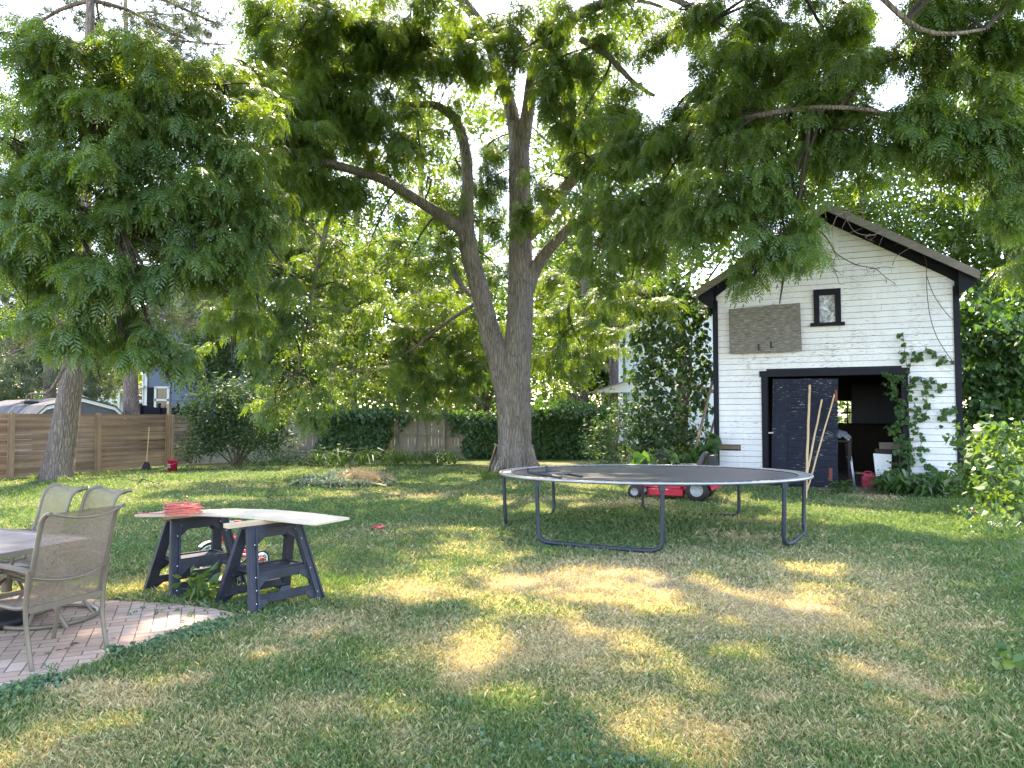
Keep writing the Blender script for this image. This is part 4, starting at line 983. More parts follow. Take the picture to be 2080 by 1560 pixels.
# ================================================================ NEIGHBOURING BUILDINGS
# gambrel shed
t = NT('grey_shingles'); br = t.node('ShaderNodeTexBrick'); br.inputs['Scale'].default_value = 1; br.inputs['Brick Width'].default_value = .32; br.inputs['Row Height'].default_value = .14; br.inputs['Mortar Size'].default_value = .008
br.inputs['Color1'].default_value = (.03, .033, .04, 1); br.inputs['Color2'].default_value = (.06, .064, .075, 1); br.inputs['Mortar'].default_value = (.06, .06, .07, 1)
t.l.new(t.coord((1, 1, 1)), br.inputs[0]); t.base(t.mix(.3, br.outputs['Color'], t.ramp(t.noise(t.coord(), 20, 4), [(.3, (.03, .03, .035)), (.7, (.08, .085, .09))]))); t.p.inputs['Roughness'].default_value = .85
M['greyshingle'] = t.m
SY = 27.0
sc_ = at(165, 850, SY); pxm = SY/1500
sd = thing('garden_shed', 'grey gambrel roofed shed with white trimmed gable behind the board fence', 'shed', (sc_.x, SY, 0), R(50))
hw = 93*pxm; zb = at(165, 850, SY).z; zk = at(165, 826, SY).z; zp = at(165, 809, SY).z; kw = 64*pxm
gab = [(-hw, zb-.1), (-kw, zk), (0, zp), (kw, zk), (hw, zb-.1)]
mb = MB(); mb.poly([(hw*.93, 0, 0), (hw*.93, 0, zb), (kw, 0, zk-.05), (0, 0, zp-.08), (-kw, 0, zk-.05), (-hw*.93, 0, zb), (-hw*.93, 0, 0)], (0, .08, 0))
mb.build('gable_wall', simple('dark_grey_siding', (.10, .105, .12), .7, var=.2), sd)
whm = M['white']
mb = MB()
for i in range(4):
    (x0, z0), (x1, z1) = gab[i], gab[i+1]; mb.poly([(x0, -.05, z0), (x1, -.05, z1), (x1, -.05, z1-.12), (x0+(.10 if i == 0 else 0), -.05, z0), ] if i == 0 else [(x0, -.05, z0), (x1, -.05, z1), (x1-(.10 if i == 3 else 0), -.05, z1-(.12 if i < 3 else 0)), (x0, -.05, z0-.12)], (0, .04, 0))
mb.build('gable_trim', whm, sd)
LEN = 8.5; dxl = 0.0
def skew(x, y): return x+dxl*y/LEN*1.0
mb = MB()
for i in range(4):
    (x0, z0), (x1, z1) = gab[i], gab[i+1]
    vs = [(x0, -.08, z0), (x1, -.08, z1), (skew(x1, LEN), LEN, z1), (skew(x0, LEN), LEN, z0)]; vs += [(a, b, c_+.05) for a, b, c_ in vs]
    mb.add(vs, [(3, 2, 1, 0), (4, 5, 6, 7), (0, 1, 5, 4), (1, 2, 6, 5), (2, 3, 7, 6), (3, 0, 4, 7)])
mb.build('roof', M['greyshingle'], sd)
mb = MB(); mb.add([(-hw*.93, .05, 0), (skew(-hw*.93, LEN), LEN, 0), (skew(-hw*.93, LEN), LEN, zb), (-hw*.93, .05, zb)], [(0, 1, 2, 3)]); mb.build('side_wall', simple('dark_grey_siding_b', (.09, .10, .11), .7, var=.2), sd)
a = Vector((skew(-kw*.85, 2.2), 2.2, zk+.16)); mb = MB(); mb.box(tuple(a), (.5, .35, .10)); mb.build('roof_vent', M['black'], sd)

def clap(mb, w, h, y, x0=0, z0=0, step=.18, th=.02):
    z = z0
    while z < h-.01:
        z2 = min(z+step, h); mb.add([(x0, y-th, z), (x0+w, y-th, z), (x0+w, y-.004, z2), (x0, y-.004, z2), (x0, y, z), (x0+w, y, z)], [(0, 1, 2, 3), (0, 4, 5, 1)]); z = z2
# blue-grey house
HY = 40; hx = at(297, 800, HY).x
hs = thing('blue_house', 'blue grey clapboard house with white trim seen between the pine trunks', 'house', (hx, HY, 0))
WH, HH = 5.4, at(297, 640, HY).z
blue = simple('slate_blue_siding', (.13, .17, .24), .6, var=.12)
mb = MB(); clap(mb, WH, HH, 0, step=.2); mb.box((WH/2, 4.02, HH/2), (WH, 8, HH)); mb.build('wall', blue, hs)
mb = MB(); mb.poly([(-.5, -.5, HH), (WH+.5, -.5, HH), (WH/2, -.5, HH+2.6)], (0, 9, 0)); mb.build('gable', simple('pinkish_shingle', (.30, .22, .21), .85), hs)
mb = MB(); mb.box((.0, -.06, HH/2), (.16, .06, HH)); mb.tube([(-.12, -.1, 0), (-.12, -.1, HH)], .05, 8); mb.build('corner_trim', whm, hs)
xw = at(317, 800, HY).x-hx; xw2 = at(343, 800, HY).x-hx; zw0, zw1 = at(317, 838, HY).z, at(317, 787, HY).z
mb = MB()
for x in (xw, xw2): mb.box((x, -.05, (zw0+zw1)/2), (.12, .08, zw1-zw0))
for z in (zw0, zw1, (zw0+zw1)/2): mb.box(((xw+xw2)/2, -.055, z), (xw2-xw+.16, .07, .10))
w = mb.build('window', whm, hs)
gl_ = NT('window_glass'); gl_.base((.03, .04, .045)); gl_.p.inputs['Roughness'].default_value = .08; M['glass'] = gl_.m
mb = MB(); mb.box(((xw+xw2)/2, -.03, (zw0+zw1)/2), (xw2-xw-.1, .01, zw1-zw0-.1)); mb.build('pane', M['glass'], w)
mb = MB(); mb.box((xw-.3, -.04, (zw0+zw1)/2), (.34, .04, zw1-zw0)); mb.build('shutter', M['navy'], hs)
zl = at(260, 792, HY).z; mb = MB(); mb.poly([(-1.5, -.3, zl-.08), (0, -.3, zl+.12), (0, -.3, zl+.22), (-1.5, -.3, zl+.02)], (0, 2.4, 0)); mb.build('porch_roof', whm, hs)
mb = MB(); mb.box((-1.35, -.2, zl/2), (.12, .12, zl-.1)); mb.build('porch_post', whm, hs)
# navy fence with sagging top in front of the house
NY = 31
nf = thing('navy_fence', 'dark navy board screen with a sagging top edge in front of the blue house', 'fence', (at(286, 850, NY).x, NY, 0))
x1 = at(400, 850, NY).x-at(286, 850, NY).x; zt0 = at(286, 822, NY).z; zt1 = at(340, 829, NY).z
mb = MB(); mb.poly([(0, 0, 0), (x1, 0, 0), (x1, 0, zt0), (x1*.75, 0, zt1+.04), (x1*.5, 0, zt1), (x1*.25, 0, zt1+.03), (0, 0, zt0)], (0, .04, 0)); mb.build('panel', M['navy'], nf)
for k in range(4): mb = MB(); mb.box((x1*k/3, -.04, zt0/2+.03), (.10, .08, zt0+.06)); p_ = mb.build('post', M['navy'], nf)
mb = MB(); mb.lathe([(.001, .07), (.05, .05), (.06, 0), (.03, -.04), (.04, -.07)], 12, (.0, -.04, zt0+.13)); mb.build('finial', whm, nf)
# pale canopy
q = at(250, 850, 29)
cn = thing('patio_umbrella', 'low pale grey canopy showing over the fence right of the shed', 'umbrella', (q.x, 29, 0))
mb = MB(); mb.lathe([(.001, q.z+.13), (.2, q.z+.10), (.42, q.z+.01), (.46, q.z-.04), (.42, q.z-.03), (.001, q.z+.08)], 24); mb.build('canopy', M['white'], cn)
mb = MB(); mb.tube([(0, 0, 0), (0, 0, q.z+.08)], .025, 8); mb.build('pole', M['silver'], cn)
# white house beyond
def house(name, label, cx, Y, w, d, h, rh, wall, roof, wins=(), rot=0):
    o = thing(name, label, 'house', (cx, Y, 0), rot)
    mb = MB(); clap(mb, w, h, 0, -w/2, 0, .2); mb.box((0, d/2+.02, h/2), (w, d, h)); mb.poly([(-w/2, .01, h), (w/2, .01, h), (0, .01, h+rh)], (0, d-.02, 0)); mb.build('wall', wall, o)
    for s in (-1, 1):
        mb = MB(); a = Vector((0, -.4, h+rh+.05)); b = Vector((s*(w/2+.4), -.4, h-.4*rh/(w/2)+.05)); D = Vector((0, d+.8, 0)); U = Vector((0, 0, .12))
        mb.add([a, b, b+D, a+D, a+U, b+U, b+D+U, a+D+U], [(3, 2, 1, 0), (4, 5, 6, 7), (0, 1, 5, 4), (1, 2, 6, 5), (2, 3, 7, 6), (3, 0, 4, 7)]); mb.build('roof', roof, o)
    for x, z, ww, hh in wins:
        mb = MB(); mb.box((x-ww/2, -.05, z), (.1, .06, hh+.1)); mb.box((x+ww/2, -.05, z), (.1, .06, hh+.1))
        for zz in (z-hh/2, z, z+hh/2): mb.box((x, -.055, zz), (ww, .05, .08))
        wi = mb.build('window', whm, o); mb = MB(); mb.box((x, -.03, z), (ww, .01, hh)); mb.build('pane', M['glass'], wi)
    return o
palewall = simple('pale_white_siding', (.62, .68, .70), .6, var=.08); tanwall = simple('tan_siding', (.40, .33, .26), .7)
brshing = simple('brown_shingle', (.26, .19, .16), .9, var=.3, vscale=8)
house('white_house', 'small far white house glimpsed between pine trunk and tall trees', at(192, 800, 60).x, 60, 4, 5, 3.6, 1.5, palewall, brshing, [(0, 3.0, .8, 1.1)])
o = house('brown_roofed_house', 'low far house with a brown shingled roof right of the big trunk', at(1150, 850, 52).x, 52, 4.6, 7, 1.95, 1.5, tanwall, brshing)
wy = 46; xh = at(1268, 750, wy).x
o = house('pale_house', 'pale blue white clapboard house with green corner trim left of the garage', xh+3.4, wy, 6.8, 8, 7.2, 2.6, palewall, brshing, [(-1.8, 5.5, .8, 1.2), (.4, 5.5, .9, 1.4)])
green = simple('green_trim_paint', (.08, .17, .14), .6)
mb = MB(); mb.box((-3.42, -.06, 3.6), (.16, .06, 7.2)); mb.build('corner_trim', green, o)
py_ = 42; a = at(1212, 795, py_); b = at(1330, 757, py_); c_ = at(1448, 795, py_)
ph = thing('porch', 'white gabled open porch roof on green posts behind the ivy fence', 'porch', ((a.x+c_.x)/2, py_, 0))
w2 = (c_.x-a.x)/2; z0 = at(1220, 797, py_).z; zp = at(1330, 757, py_).z
mb = MB(); mb.poly([(-w2, 0, z0), (w2, 0, z0), (w2, 0, z0+.12), (0, 0, zp), (-w2, 0, z0+.12)], (0, 2.5, 0)); mb.build('pediment', M['white'], ph)
for s in (-1, 1):
    mb = MB(); mb.beam((0, 1.2, zp+.05), (s*(w2+.25), 1.2, z0+.02), 3.0, .08, up=(0, 0, 1)); mb.build('roof', brshing, ph)
for x in (-w2+.35, -w2/2, w2/2, w2-.35): mb = MB(); mb.box((x, .1, z0/2), (.16, .16, z0)); mb.build('post', green, ph)
# wires
wire = simple('wire', (.5, .5, .48), .5)
for i, (pa, pb_) in enumerate([((380, 588), (480, 589)), ((385, 594), (490, 595)), ((0, 668), (140, 676)), ((400, 645), (480, 590))]):
    a = at(pa[0], pa[1], 33); b = at(pb_[0], pb_[1], 33.5); d = b-a
    if i < 3: a = a-d*1.2; b = b+d*1.5
    o = thing('power_line', ['upper of the two pale parallel wires strung across the left trees', 'lower of the two pale parallel wires strung across the left trees', 'single pale wire passing behind the leaning pine trunk', 'short slanting wire dropping from the pair of wires'][i], 'wire', a, 0, 'overhead wires among the left trees')
    mb = MB(); mb.tube([(0, 0, 0), (b-a)/2+Vector((0, 0, -.06)), b-a], .011, 5); mb.build('cable', wire, o)
# ================================================================ VEGETATION
def rotz_tilt(N, tilt=.25):
    a = rng.random(N)*2*np.pi; tx = rng.normal(0, tilt, N); ty = rng.normal(0, tilt, N)
    ca, sa = np.cos(a), np.sin(a); cx, sx = np.cos(tx), np.sin(tx); cy, sy = np.cos(ty), np.sin(ty)
    Z = np.zeros(N); O = np.ones(N)
    Rz = np.stack([ca, -sa, Z, sa, ca, Z, Z, Z, O], 1).reshape(N, 3, 3)
    Rx = np.stack([O, Z, Z, Z, cx, -sx, Z, sx, cx], 1).reshape(N, 3, 3)
    Ry = np.stack([cy, Z, sy, Z, O, Z, -sy, Z, cy], 1).reshape(N, 3, 3)
    return Rx @ Ry @ Rz
def t_walnut(nl=8, npair=7, L=.46, lw=.030, ll=.11, fine=True):
    Q = []
    for k in range(nl):
        az = 2*np.pi*(k+rng.uniform(-.3, .3))/nl; e0 = rng.uniform(-.2, .9); e1 = rng.uniform(-1.5, -1.15); Lk = L*rng.uniform(.8, 1.15)
        p = np.array([0, 0, rng.uniform(-.05, .05)]); n = npair*2+3; pts = [p]; dirs = []
        for s in range(n):
            e = e0+(e1-e0)*min(1, (s/n)*1.25)**.8; d = np.array([np.cos(az)*np.cos(e), np.sin(az)*np.cos(e), np.sin(e)]); p = p+d*Lk/n; pts.append(p); dirs.append(d)
        for j in range(npair):
            i = 3+2*j; b = pts[min(i, n)]; d = dirs[min(i, n-1)]
            side = np.cross(d, [0, 0, 1.]); side /= np.linalg.norm(side)+1e-6; nr = np.cross(side, d)
            sz = ll*(.62+.5*np.sin(np.pi*(j+.8)/(npair+.6)))
            for s in (-1, 1):
                ld = side*s*.85+d*.48+np.array([0, 0, -.28])+rng.normal(0, .08, 3); ld /= np.linalg.norm(ld)
                wv = np.cross(ld, nr*1.0+side*s*.2); wv /= np.linalg.norm(wv)
                Q.append([b, b+ld*sz*.42+wv*lw/2, b+ld*sz, b+ld*sz*.42-wv*lw/2])
        d = dirs[-1]; b = pts[-1]; side = np.cross(d, [0, 0, 1.]); side /= np.linalg.norm(side)+1e-6
        Q.append([b, b+d*ll*.4+side*lw/2, b+d*ll*.9, b+d*ll*.4-side*lw/2])
        # rachis
        sd = np.cross(dirs[0], [0, 0, 1.]); sd = sd/(np.linalg.norm(sd)+1e-6)*.0035
        m_ = n//2; Q.append([pts[0]-sd, pts[0]+sd, pts[m_]+sd, pts[m_]-sd]); Q.append([pts[m_]-sd, pts[m_]+sd, pts[-1]+sd, pts[-1]-sd])
    return np.array(Q)
def t_sprig(n=10, rad=.28, ls=.12, lw=.075, droop=-.3):
    Q = []
    for k in range(n):
        d = rng.normal(0, 1, 3); d /= np.linalg.norm(d); b = d*rad*rng.uniform(.3, 1)
        ld = np.array([d[0], d[1], d[2]*.4+droop])+rng.normal(0, .3, 3); ld /= np.linalg.norm(ld)
        nr = np.array([0, 0, 1.])+rng.normal(0, .55, 3); wv = np.cross(ld, nr); wv /= np.linalg.norm(wv); s = rng.uniform(.7, 1.25)
        Q.append([b, b+ld*ls*s*.45+wv*lw*s/2, b+ld*ls*s, b+ld*ls*s*.45-wv*lw*s/2])
    return np.array(Q)
def t_broad(n=6, rad=.2, ls=.15, lw=.14, front=None, droop=-.6):
    """folded broad leaves, two quads each"""
    Q = []
    for k in range(n):
        d = rng.normal(0, 1, 3); d /= np.linalg.norm(d); b = d*rad*rng.uniform(.2, 1)
        ld = np.array([d[0]*.6, d[1]*.6, droop])+rng.normal(0, .35, 3); ld /= np.linalg.norm(ld)
        nr = (np.array(front) if front is not None else np.array([0, 0, 1.]))+rng.normal(0, .4, 3); wv = np.cross(ld, nr); wv /= np.linalg.norm(wv); up = np.cross(wv, ld); s = rng.uniform(.65, 1.25)
        for sg in (-1, 1):
            Q.append([b, b+ld*ls*s*.12+wv*sg*lw*s*.48+up*.012, b+ld*ls*s*.55+wv*sg*lw*s*.42+up*.02, b+ld*ls*s])
    return np.array(Q)
def t_needles(n=34, L=.17, w=.006, up=.35):
    Q = []
    for k in range(n):
        d = rng.normal(0, 1, 3)+np.array([0, 0, up]); d /= np.linalg.norm(d); wv = np.cross(d, rng.normal(0, 1, 3)); wv /= np.linalg.norm(wv); l = L*rng.uniform(.7, 1.2)
        b = rng.normal(0, .02, 3); Q.append([b-wv*w, b+wv*w, b+d*l+wv*w*.3, b+d*l-wv*w*.3])
    return np.array(Q)
def place(T, P, S=None, tilt=.25, spread=.25, rots=True):
    """T list of templates (F,4,3); P (N,3)"""
    out, tn = [], []
    N = len(P); which = rng.integers(0, len(T), N); S = np.ones(N) if S is None else S
    for i, tq in enumerate(T):
        m = which == i; n = m.sum()
        if not n: continue
        Rm = rotz_tilt(n, tilt) if rots else np.repeat(np.eye(3)[None], n, 0)
        F = tq.reshape(-1, 3)
        V = np.einsum('nij,fj->nfi', Rm, F)*S[m][:, None, None]+P[m][:, None, :]
        out.append(V.reshape(-1, 4, 3)); c = rng.random(n)
        tn.append(np.clip(np.repeat(c, len(tq))*.7+rng.random(n*len(tq))*.3, 0, 1))
    return np.concatenate(out), np.concatenate(tn)
def foliage(name, Q, tn, mat, parent=None, cull=True):
    if cull:
        k = ~cull_mask(Q.mean(1)); Q, tn = Q[k], tn[k]
    V = Q.reshape(-1, 3)
    if parent is not None: V = V-np.array(parent.location)
    return mesh_np(name, V, np.arange(len(V)).reshape(-1, 4), mat, parent, {'tint': np.repeat(tn, 4)})
def ell(c, r, n, shell=.35):
    d = rng.normal(0, 1, (n, 3)); d /= np.linalg.norm(d, axis=1)[:, None]
    rad = (shell+(1-shell)*rng.random(n)**.6)[:, None] if shell else rng.random((n, 1))**(1/3)
    return np.array(c)+d*rad*np.array(r)

wal = leafmat('walnut_leaf', (.06, .125, .05), (.115, .19, .062), .48, (2.3, 2.0, .3), .36)
WT = [t_walnut() for _ in range(7)]
WTB = [t_walnut(7, 4, .5, .075, .17) for _ in range(4)]     # coarse, for the added shade crown above the view
bark = barkmat('furrowed_walnut_bark', (.075, .062, .055), (.30, .26, .235))
BY = 23.0
wt = thing('walnut_tree', 'giant double-stemmed walnut tree with furrowed bark and drooping leaves over the whole yard', 'tree', gp(1047, 957))
OFF = Vector(wt.location); YT = OFF.y
tmb = MB()
def limb(spec, k=5, n=10, jit=.03):
    """spec: (px,py,Y,width_px)"""
    P = [at(a, b, c)-OFF for a, b, c, w in spec]; W = [w*c/1500/2 for a, b, c, w in spec]
    S = spline(P, k); tmb.tube(S, lin(W, len(S)), n, jitter=jit); return [p+OFF for p in S]
Yt = YT
main = limb([(1047, 975, Yt, 88), (1047, 940, Yt, 76), (1046, 900, Yt, 68), (1045, 850, Yt, 68), (1043, 800, Yt, 72), (1046, 740, Yt, 66), (1054, 680, Yt, 56), (1057, 600, Yt, 53), (1057, 500, Yt, 48), (1056, 400, Yt, 46), (1054, 300, Yt, 42), (1052, 250, Yt, 36)], 5, 20, .025)
left = limb([(1042, 860, Yt-.02, 50), (1030, 790, Yt-.05, 54), (1012, 725, Yt-.1, 48), (992, 660, Yt-.15, 40), (972, 580, Yt-.3, 39), (951, 500, Yt-.4, 37), (947, 440, Yt-.5, 31), (950, 370, Yt-.5, 24), (944, 300, Yt-.5, 22), (925, 245, Yt-.6, 21), (890, 216, Yt-.8, 17), (850, 212, Yt-1, 14), (760, 220, Yt-1.8, 11), (670, 232, Yt-2.4, 8)], 5, 16)
for q in range(7):          # root flare
    a = 2*math.pi*q/7+.3; r_ = .62
    tmb.tube([Vector((0, 0, .75))+Vector((math.cos(a), math.sin(a), 0))*.36, Vector((math.cos(a), math.sin(a), 0))*.52+Vector((0, 0, .25)), Vector((math.cos(a), math.sin(a), 0))*.86+Vector((0, 0, -.05))], [.22, .20, .10], 8, jitter=.05)
LIMBS = [main, left]
LIMBS.append(limb([(1055, 320, Yt, 36), (1040, 230, Yt, 28), (1015, 150, Yt-.2, 27), (995, 90, Yt-.3, 26), (965, 35, Yt-.5, 24), (925, -15, Yt-.8, 20), (860, -90, Yt-1.5, 14)]))
LIMBS.append(limb([(1055, 330, Yt, 34), (1072, 230, Yt-.3, 28), (1085, 140, Yt-1, 26), (1110, 85, Yt-1.6, 25), (1160, 40, Yt-2.4, 22), (1230, 5, Yt-3.4, 18), (1330, -15, Yt-5, 15), (1450, 40, Yt-7, 10)]))
LIMBS.append(limb([(1080, 185, Yt-.6, 14), (1130, 80, Yt-1, 12), (1200, 25, Yt-1.6, 10), (1300, 2, Yt-2.2, 8), (1390, 40, Yt-3, 6), (1450, 90, Yt-3.6, 4)]))
LIMBS.append(limb([(1065, 482, Yt, 34), (1085, 462, Yt-.2, 34), (1130, 405, Yt-.8, 28), (1180, 345, Yt-1.6, 25), (1215, 322, Yt-2.4, 24), (1330, 290, Yt-5, 20), (1480, 250, Yt-8, 15), (1640, 220, Yt-10, 11), (1800, 230, Yt-10.8, 8), (1950, 290, Yt-11, 5)]))
LIMBS.append(limb([(1072, 590, Yt, 30), (1088, 545, Yt-.1, 28), (1125, 495, Yt-.6, 24), (1188, 441, Yt-1.2, 19), (1300, 420, Yt-3.5, 15), (1420, 440, Yt-5.5, 10), (1560, 430, Yt-7.4, 6)]))
LIMBS.append(limb([(952, 500, Yt-.4, 30), (940, 470, Yt-.5, 29), (900, 440, Yt-.8, 25), (850, 408, Yt-1.4, 22), (800, 378, Yt-2, 20), (760, 358, Yt-2.6, 19), (620, 320, Yt-5, 17), (460, 290, Yt-7.6, 14), (300, 280, Yt-9.2, 11), (150, 330, Yt-10.3, 8), (40, 400, Yt-10.8, 5)]))
LIMBS.append(limb([(740, 350, Yt-2.7, 13), (700, 395, Yt-2.7, 12), (668, 440, Yt-2.6, 10), (655, 500, Yt-2.4, 9), (640, 560, Yt-2.2, 9), (628, 640, Yt-2.1, 6), (600, 760, Yt-2, 3)]))
LIMBS.append(limb([(995, 78, Yt-.3, 12), (940, 78, Yt-.6, 11), (880, 95, Yt-1, 9), (810, 130, Yt-1.5, 6)]))
LIMBS.append(limb([(1008, 150, Yt-.2, 8), (960, 150, Yt-.6, 6), (865, 153, Yt-1.2, 4)]))
LIMBS.append(limb([(955, 600, Yt+.1, 9), (925, 560, Yt+.8, 14), (915, 520, Yt+1, 12), (900, 480, Yt+1.6, 9), (870, 560, Yt+2.4, 6)]))
LIMBS.append(limb([(960, 620, Yt, 8), (900, 660, Yt+1.4, 8), (850, 700, Yt+2.5, 6), (790, 740, Yt+3, 3)]))
LIMBS.append(limb([(1180, 80, Yt-2.7, 14), (1230, 110, Yt-3.0, 13), (1290, 170, Yt-3.2, 10), (1330, 195, Yt-3.3, 7)]))
_ = (limb([(1640, 225, Yt-10, 10), (1690, 250, Yt-9.8, 12), (1735, 320, Yt-9.5, 8), (1748, 400, Yt-9.3, 4), (1754, 450, Yt-9.2, 2)]))
LIMBS.append(limb([(1180, 700, Yt+3.8, 3), (1155, 640, Yt+3, 7), (1165, 590, Yt+2, 8), (1190, 540, Yt+1, 8), (1200, 470, Yt-.6, 9)]))
LIMBS.append(limb([(1450, -60, 14, 14), (1700, -60, 11.5, 13), (1870, 60, 11, 10), (2000, 60, 11, 6)]))
LIMBS.append(limb([(860, -90, Yt-1.5, 14), (760, -160, 17, 14), (500, -260, 12, 12)]))
# knots
for px, py, r_ in ((1067, 570, .13), (1060, 335, .10), (1078, 470, .18), (1020, 745, .16)):
    p = at(px, py, Yt-.36)-OFF; tmb.lathe([(.001, .07), (r_*.4, .05), (r_*.8, .0), (r_, -.08)], 12, p, Matrix.Rotation(R(80), 4, 'X'))
LP = np.array([list(p) for L in LIMBS for p in L[3:]])
# crown masses: px, py, Y, rx_px, rz_px, depth_m, n
BL = [
 # left drooping mass, near
 (60,190,12.6,110,110,1.0,42),(190,130,12.6,110,80,1.0,38),(330,150,13,120,80,1.1,46),(450,190,13.4,110,90,1.0,44),(60,90,12.4,90,50,.8,22),
 (180,270,12.4,150,100,1.0,60),(340,290,12.8,140,100,1.1,60),(480,330,13.2,90,120,1.0,44),(90,400,12.2,100,90,.9,40),(250,420,12.4,140,90,1.0,60),
 (410,430,12.6,110,90,1.0,46),(510,470,13,60,70,.8,20),(120,520,12.2,90,60,.8,26),(290,560,12.2,100,80,.9,40),(400,520,12.6,70,50,.8,18),(230,640,12.2,90,60,.8,26),
 (310,690,12.2,70,55,.6,18),(170,680,12.2,40,40,.5,8),(60,600,12.4,60,70,.8,14),
 # centre-left crown
 (590,120,20,60,110,1.6,60),(660,190,20,70,110,1.8,80),(700,60,20,80,60,1.6,50),(640,320,19,90,90,1.8,80),(760,250,20.5,80,90,1.8,80),(800,150,21,60,90,1.6,50),
 (840,60,21,80,60,1.6,44),(560,250,18,50,120,1.4,50),(580,400,18.5,70,60,1.3,44),(720,390,20,70,40,1.4,40),(850,290,21,60,60,1.4,36),(900,120,21.5,60,70,1.4,30),
 (900,200,22,40,50,1.2,16),(800,330,21.5,60,40,1.2,30),(870,370,22,50,50,1.2,24),(540,60,21,30,70,1.2,14),
 # lower left hanging, lit
 (560,560,21,80,60,1.4,44),(620,640,20.8,70,80,1.3,44),(530,680,20.8,70,70,1.2,34),(600,770,20.8,60,70,1.2,34),(640,850,20.8,40,40,.8,12),(560,810,20.8,50,50,1.0,16),(690,500,21,60,50,1.2,30),(690,600,22,60,80,1.4,40),
 (760,480,22,60,40,1.3,26),(560,460,22,60,50,1.4,30),(700,540,23,60,50,1.4,30),(760,560,24,60,40,1.4,30),(600,500,22,50,40,1.3,24),(500,560,20,50,50,1.2,20),(640,700,23,60,60,1.3,30),(870,440,24,40,40,1.2,20),(830,530,23,60,50,1.4,26),(890,510,24,40,60,1.2,24),
 # hanging skirt behind the trunk
 (740,660,26,80,70,1.8,70),(820,700,26.5,80,80,2,80),(900,680,27,80,80,2,80),(760,760,26.5,90,50,1.8,60),(880,780,27,80,40,1.6,50),(860,610,26,90,50,1.8,54),(960,740,27.5,50,80,1.6,44),(940,620,26.5,40,60,1.4,28),
 (1010,560,26,36,70,1.4,26),(1000,460,24.6,30,60,1.2,20),(990,380,24,30,50,1.2,18),
 (1140,640,27,60,60,1.6,44),(1200,690,27,60,50,1.5,36),(1130,730,27,50,50,1.4,30),(1210,620,26,60,50,1.4,34),(1140,560,25,40,40,1.2,16),
 # centre
 (930,60,22,50,60,1.2,22),(1010,330,24,30,60,1.0,16),(910,420,23.5,40,40,1.2,16),(1005,240,24.4,30,50,1.0,12),(1130,60,20.5,60,60,1.3,36),(1115,170,20.4,50,70,1.2,36),(1180,150,21,50,80,1.3,36),
 (1240,230,21,60,80,1.4,50),(1150,280,21.5,50,70,1.3,36),(1220,110,20.6,40,50,1.1,18),(1110,380,21,40,60,1.0,26),(1078,430,21.6,26,60,.7,16),(1180,400,21.5,30,30,1,8),(1300,60,20,50,50,1.2,20),(1390,60,19,40,60,1.1,18),
 # right big mass
 (1290,300,17.5,90,80,1.4,70),(1250,440,18,90,80,1.4,64),(1200,520,18.5,50,60,1.1,26),(1330,420,16.5,100,80,1.4,70),(1400,300,16,100,90,1.4,80),(1420,200,17,70,80,1.3,44),(1480,120,16,90,80,1.3,56),
 (1500,250,15,90,90,1.2,66),(1460,400,14.5,100,90,1.2,70),(1560,380,14,90,90,1.1,60),(1560,490,13.6,70,60,.9,34),(1600,530,13.4,36,40,.5,11),(1460,450,15,40,30,.9,10),(1600,260,14,90,80,1.1,56),(1620,140,15,80,90,1.2,56),(1570,40,16,90,60,1.2,40),
 (1700,200,13.5,80,70,1.1,44),(1680,90,14.5,50,60,1,24),(1780,260,13,80,70,1.1,44),(1880,260,12.6,90,60,1.0,44),(1990,280,12.2,90,46,1.0,36),(2060,250,12,60,90,1.0,36),(2062,400,12,40,90,.8,26),(1840,290,12.8,70,34,.9,20),(1680,290,13.6,40,40,.8,12),
 (1960,60,12.2,80,50,.9,34),(2050,70,12,60,80,.9,34),(1890,120,12.6,50,50,.8,18),(2010,170,12.3,60,40,.8,20),(2070,520,12.2,24,60,.6,10),
 (1320,510,18,70,50,1.2,30),(660,20,19,60,50,1.4,30),(960,120,22,40,60,1.2,18),(1280,200,20.5,40,60,1.2,20),(1240,20,20,60,40,1.2,20),(1440,20,17,60,40,1.2,22),(1380,260,18,50,60,1.2,24),(930,330,23,40,60,1.2,18),(600,230,19,50,50,1.3,26),(1160,330,20.8,40,40,1,14),(1800,130,13.4,40,40,.8,14),(1540,200,15.5,60,50,1,22),(30,300,12.2,60,70,.9,22),(20,480,12.2,50,60,.8,18),(330,420,12.6,70,60,.9,26),(520,560,17,50,50,1.1,22),(500,430,16,50,60,1.1,24),(545,330,17,50,60,1.1,24),(480,640,17,40,40,.9,12),(560,30,19,60,50,1.4,26),(620,60,18.5,60,50,1.3,30),(760,110,20.5,60,60,1.4,30),(860,10,20,70,40,1.3,30),(950,130,22,40,50,1.2,20),(1040,60,21,40,60,1,22),(1900,20,12,60,40,.8,18),(1720,20,13.5,50,30,.8,14),(1990,10,12,60,30,.8,18),(1560,10,15,70,40,1,24),(1400,20,17,60,40,1,20),(700,170,20,60,60,1.3,24),(1190,230,21,50,50,1.2,24),(1000,300,24,30,60,1,14),(1610,480,13.6,40,40,.6,14),(760,30,20.5,60,50,1.4,26),(500,150,15,60,80,1.4,26),(1010,40,21,30,50,1,14),(1060,120,20.5,40,60,1.0,18),(1340,330,19,50,50,1.2,18),(1280,600,20,60,60,1.4,30),
]
tw2 = MB(); P = []; S = []
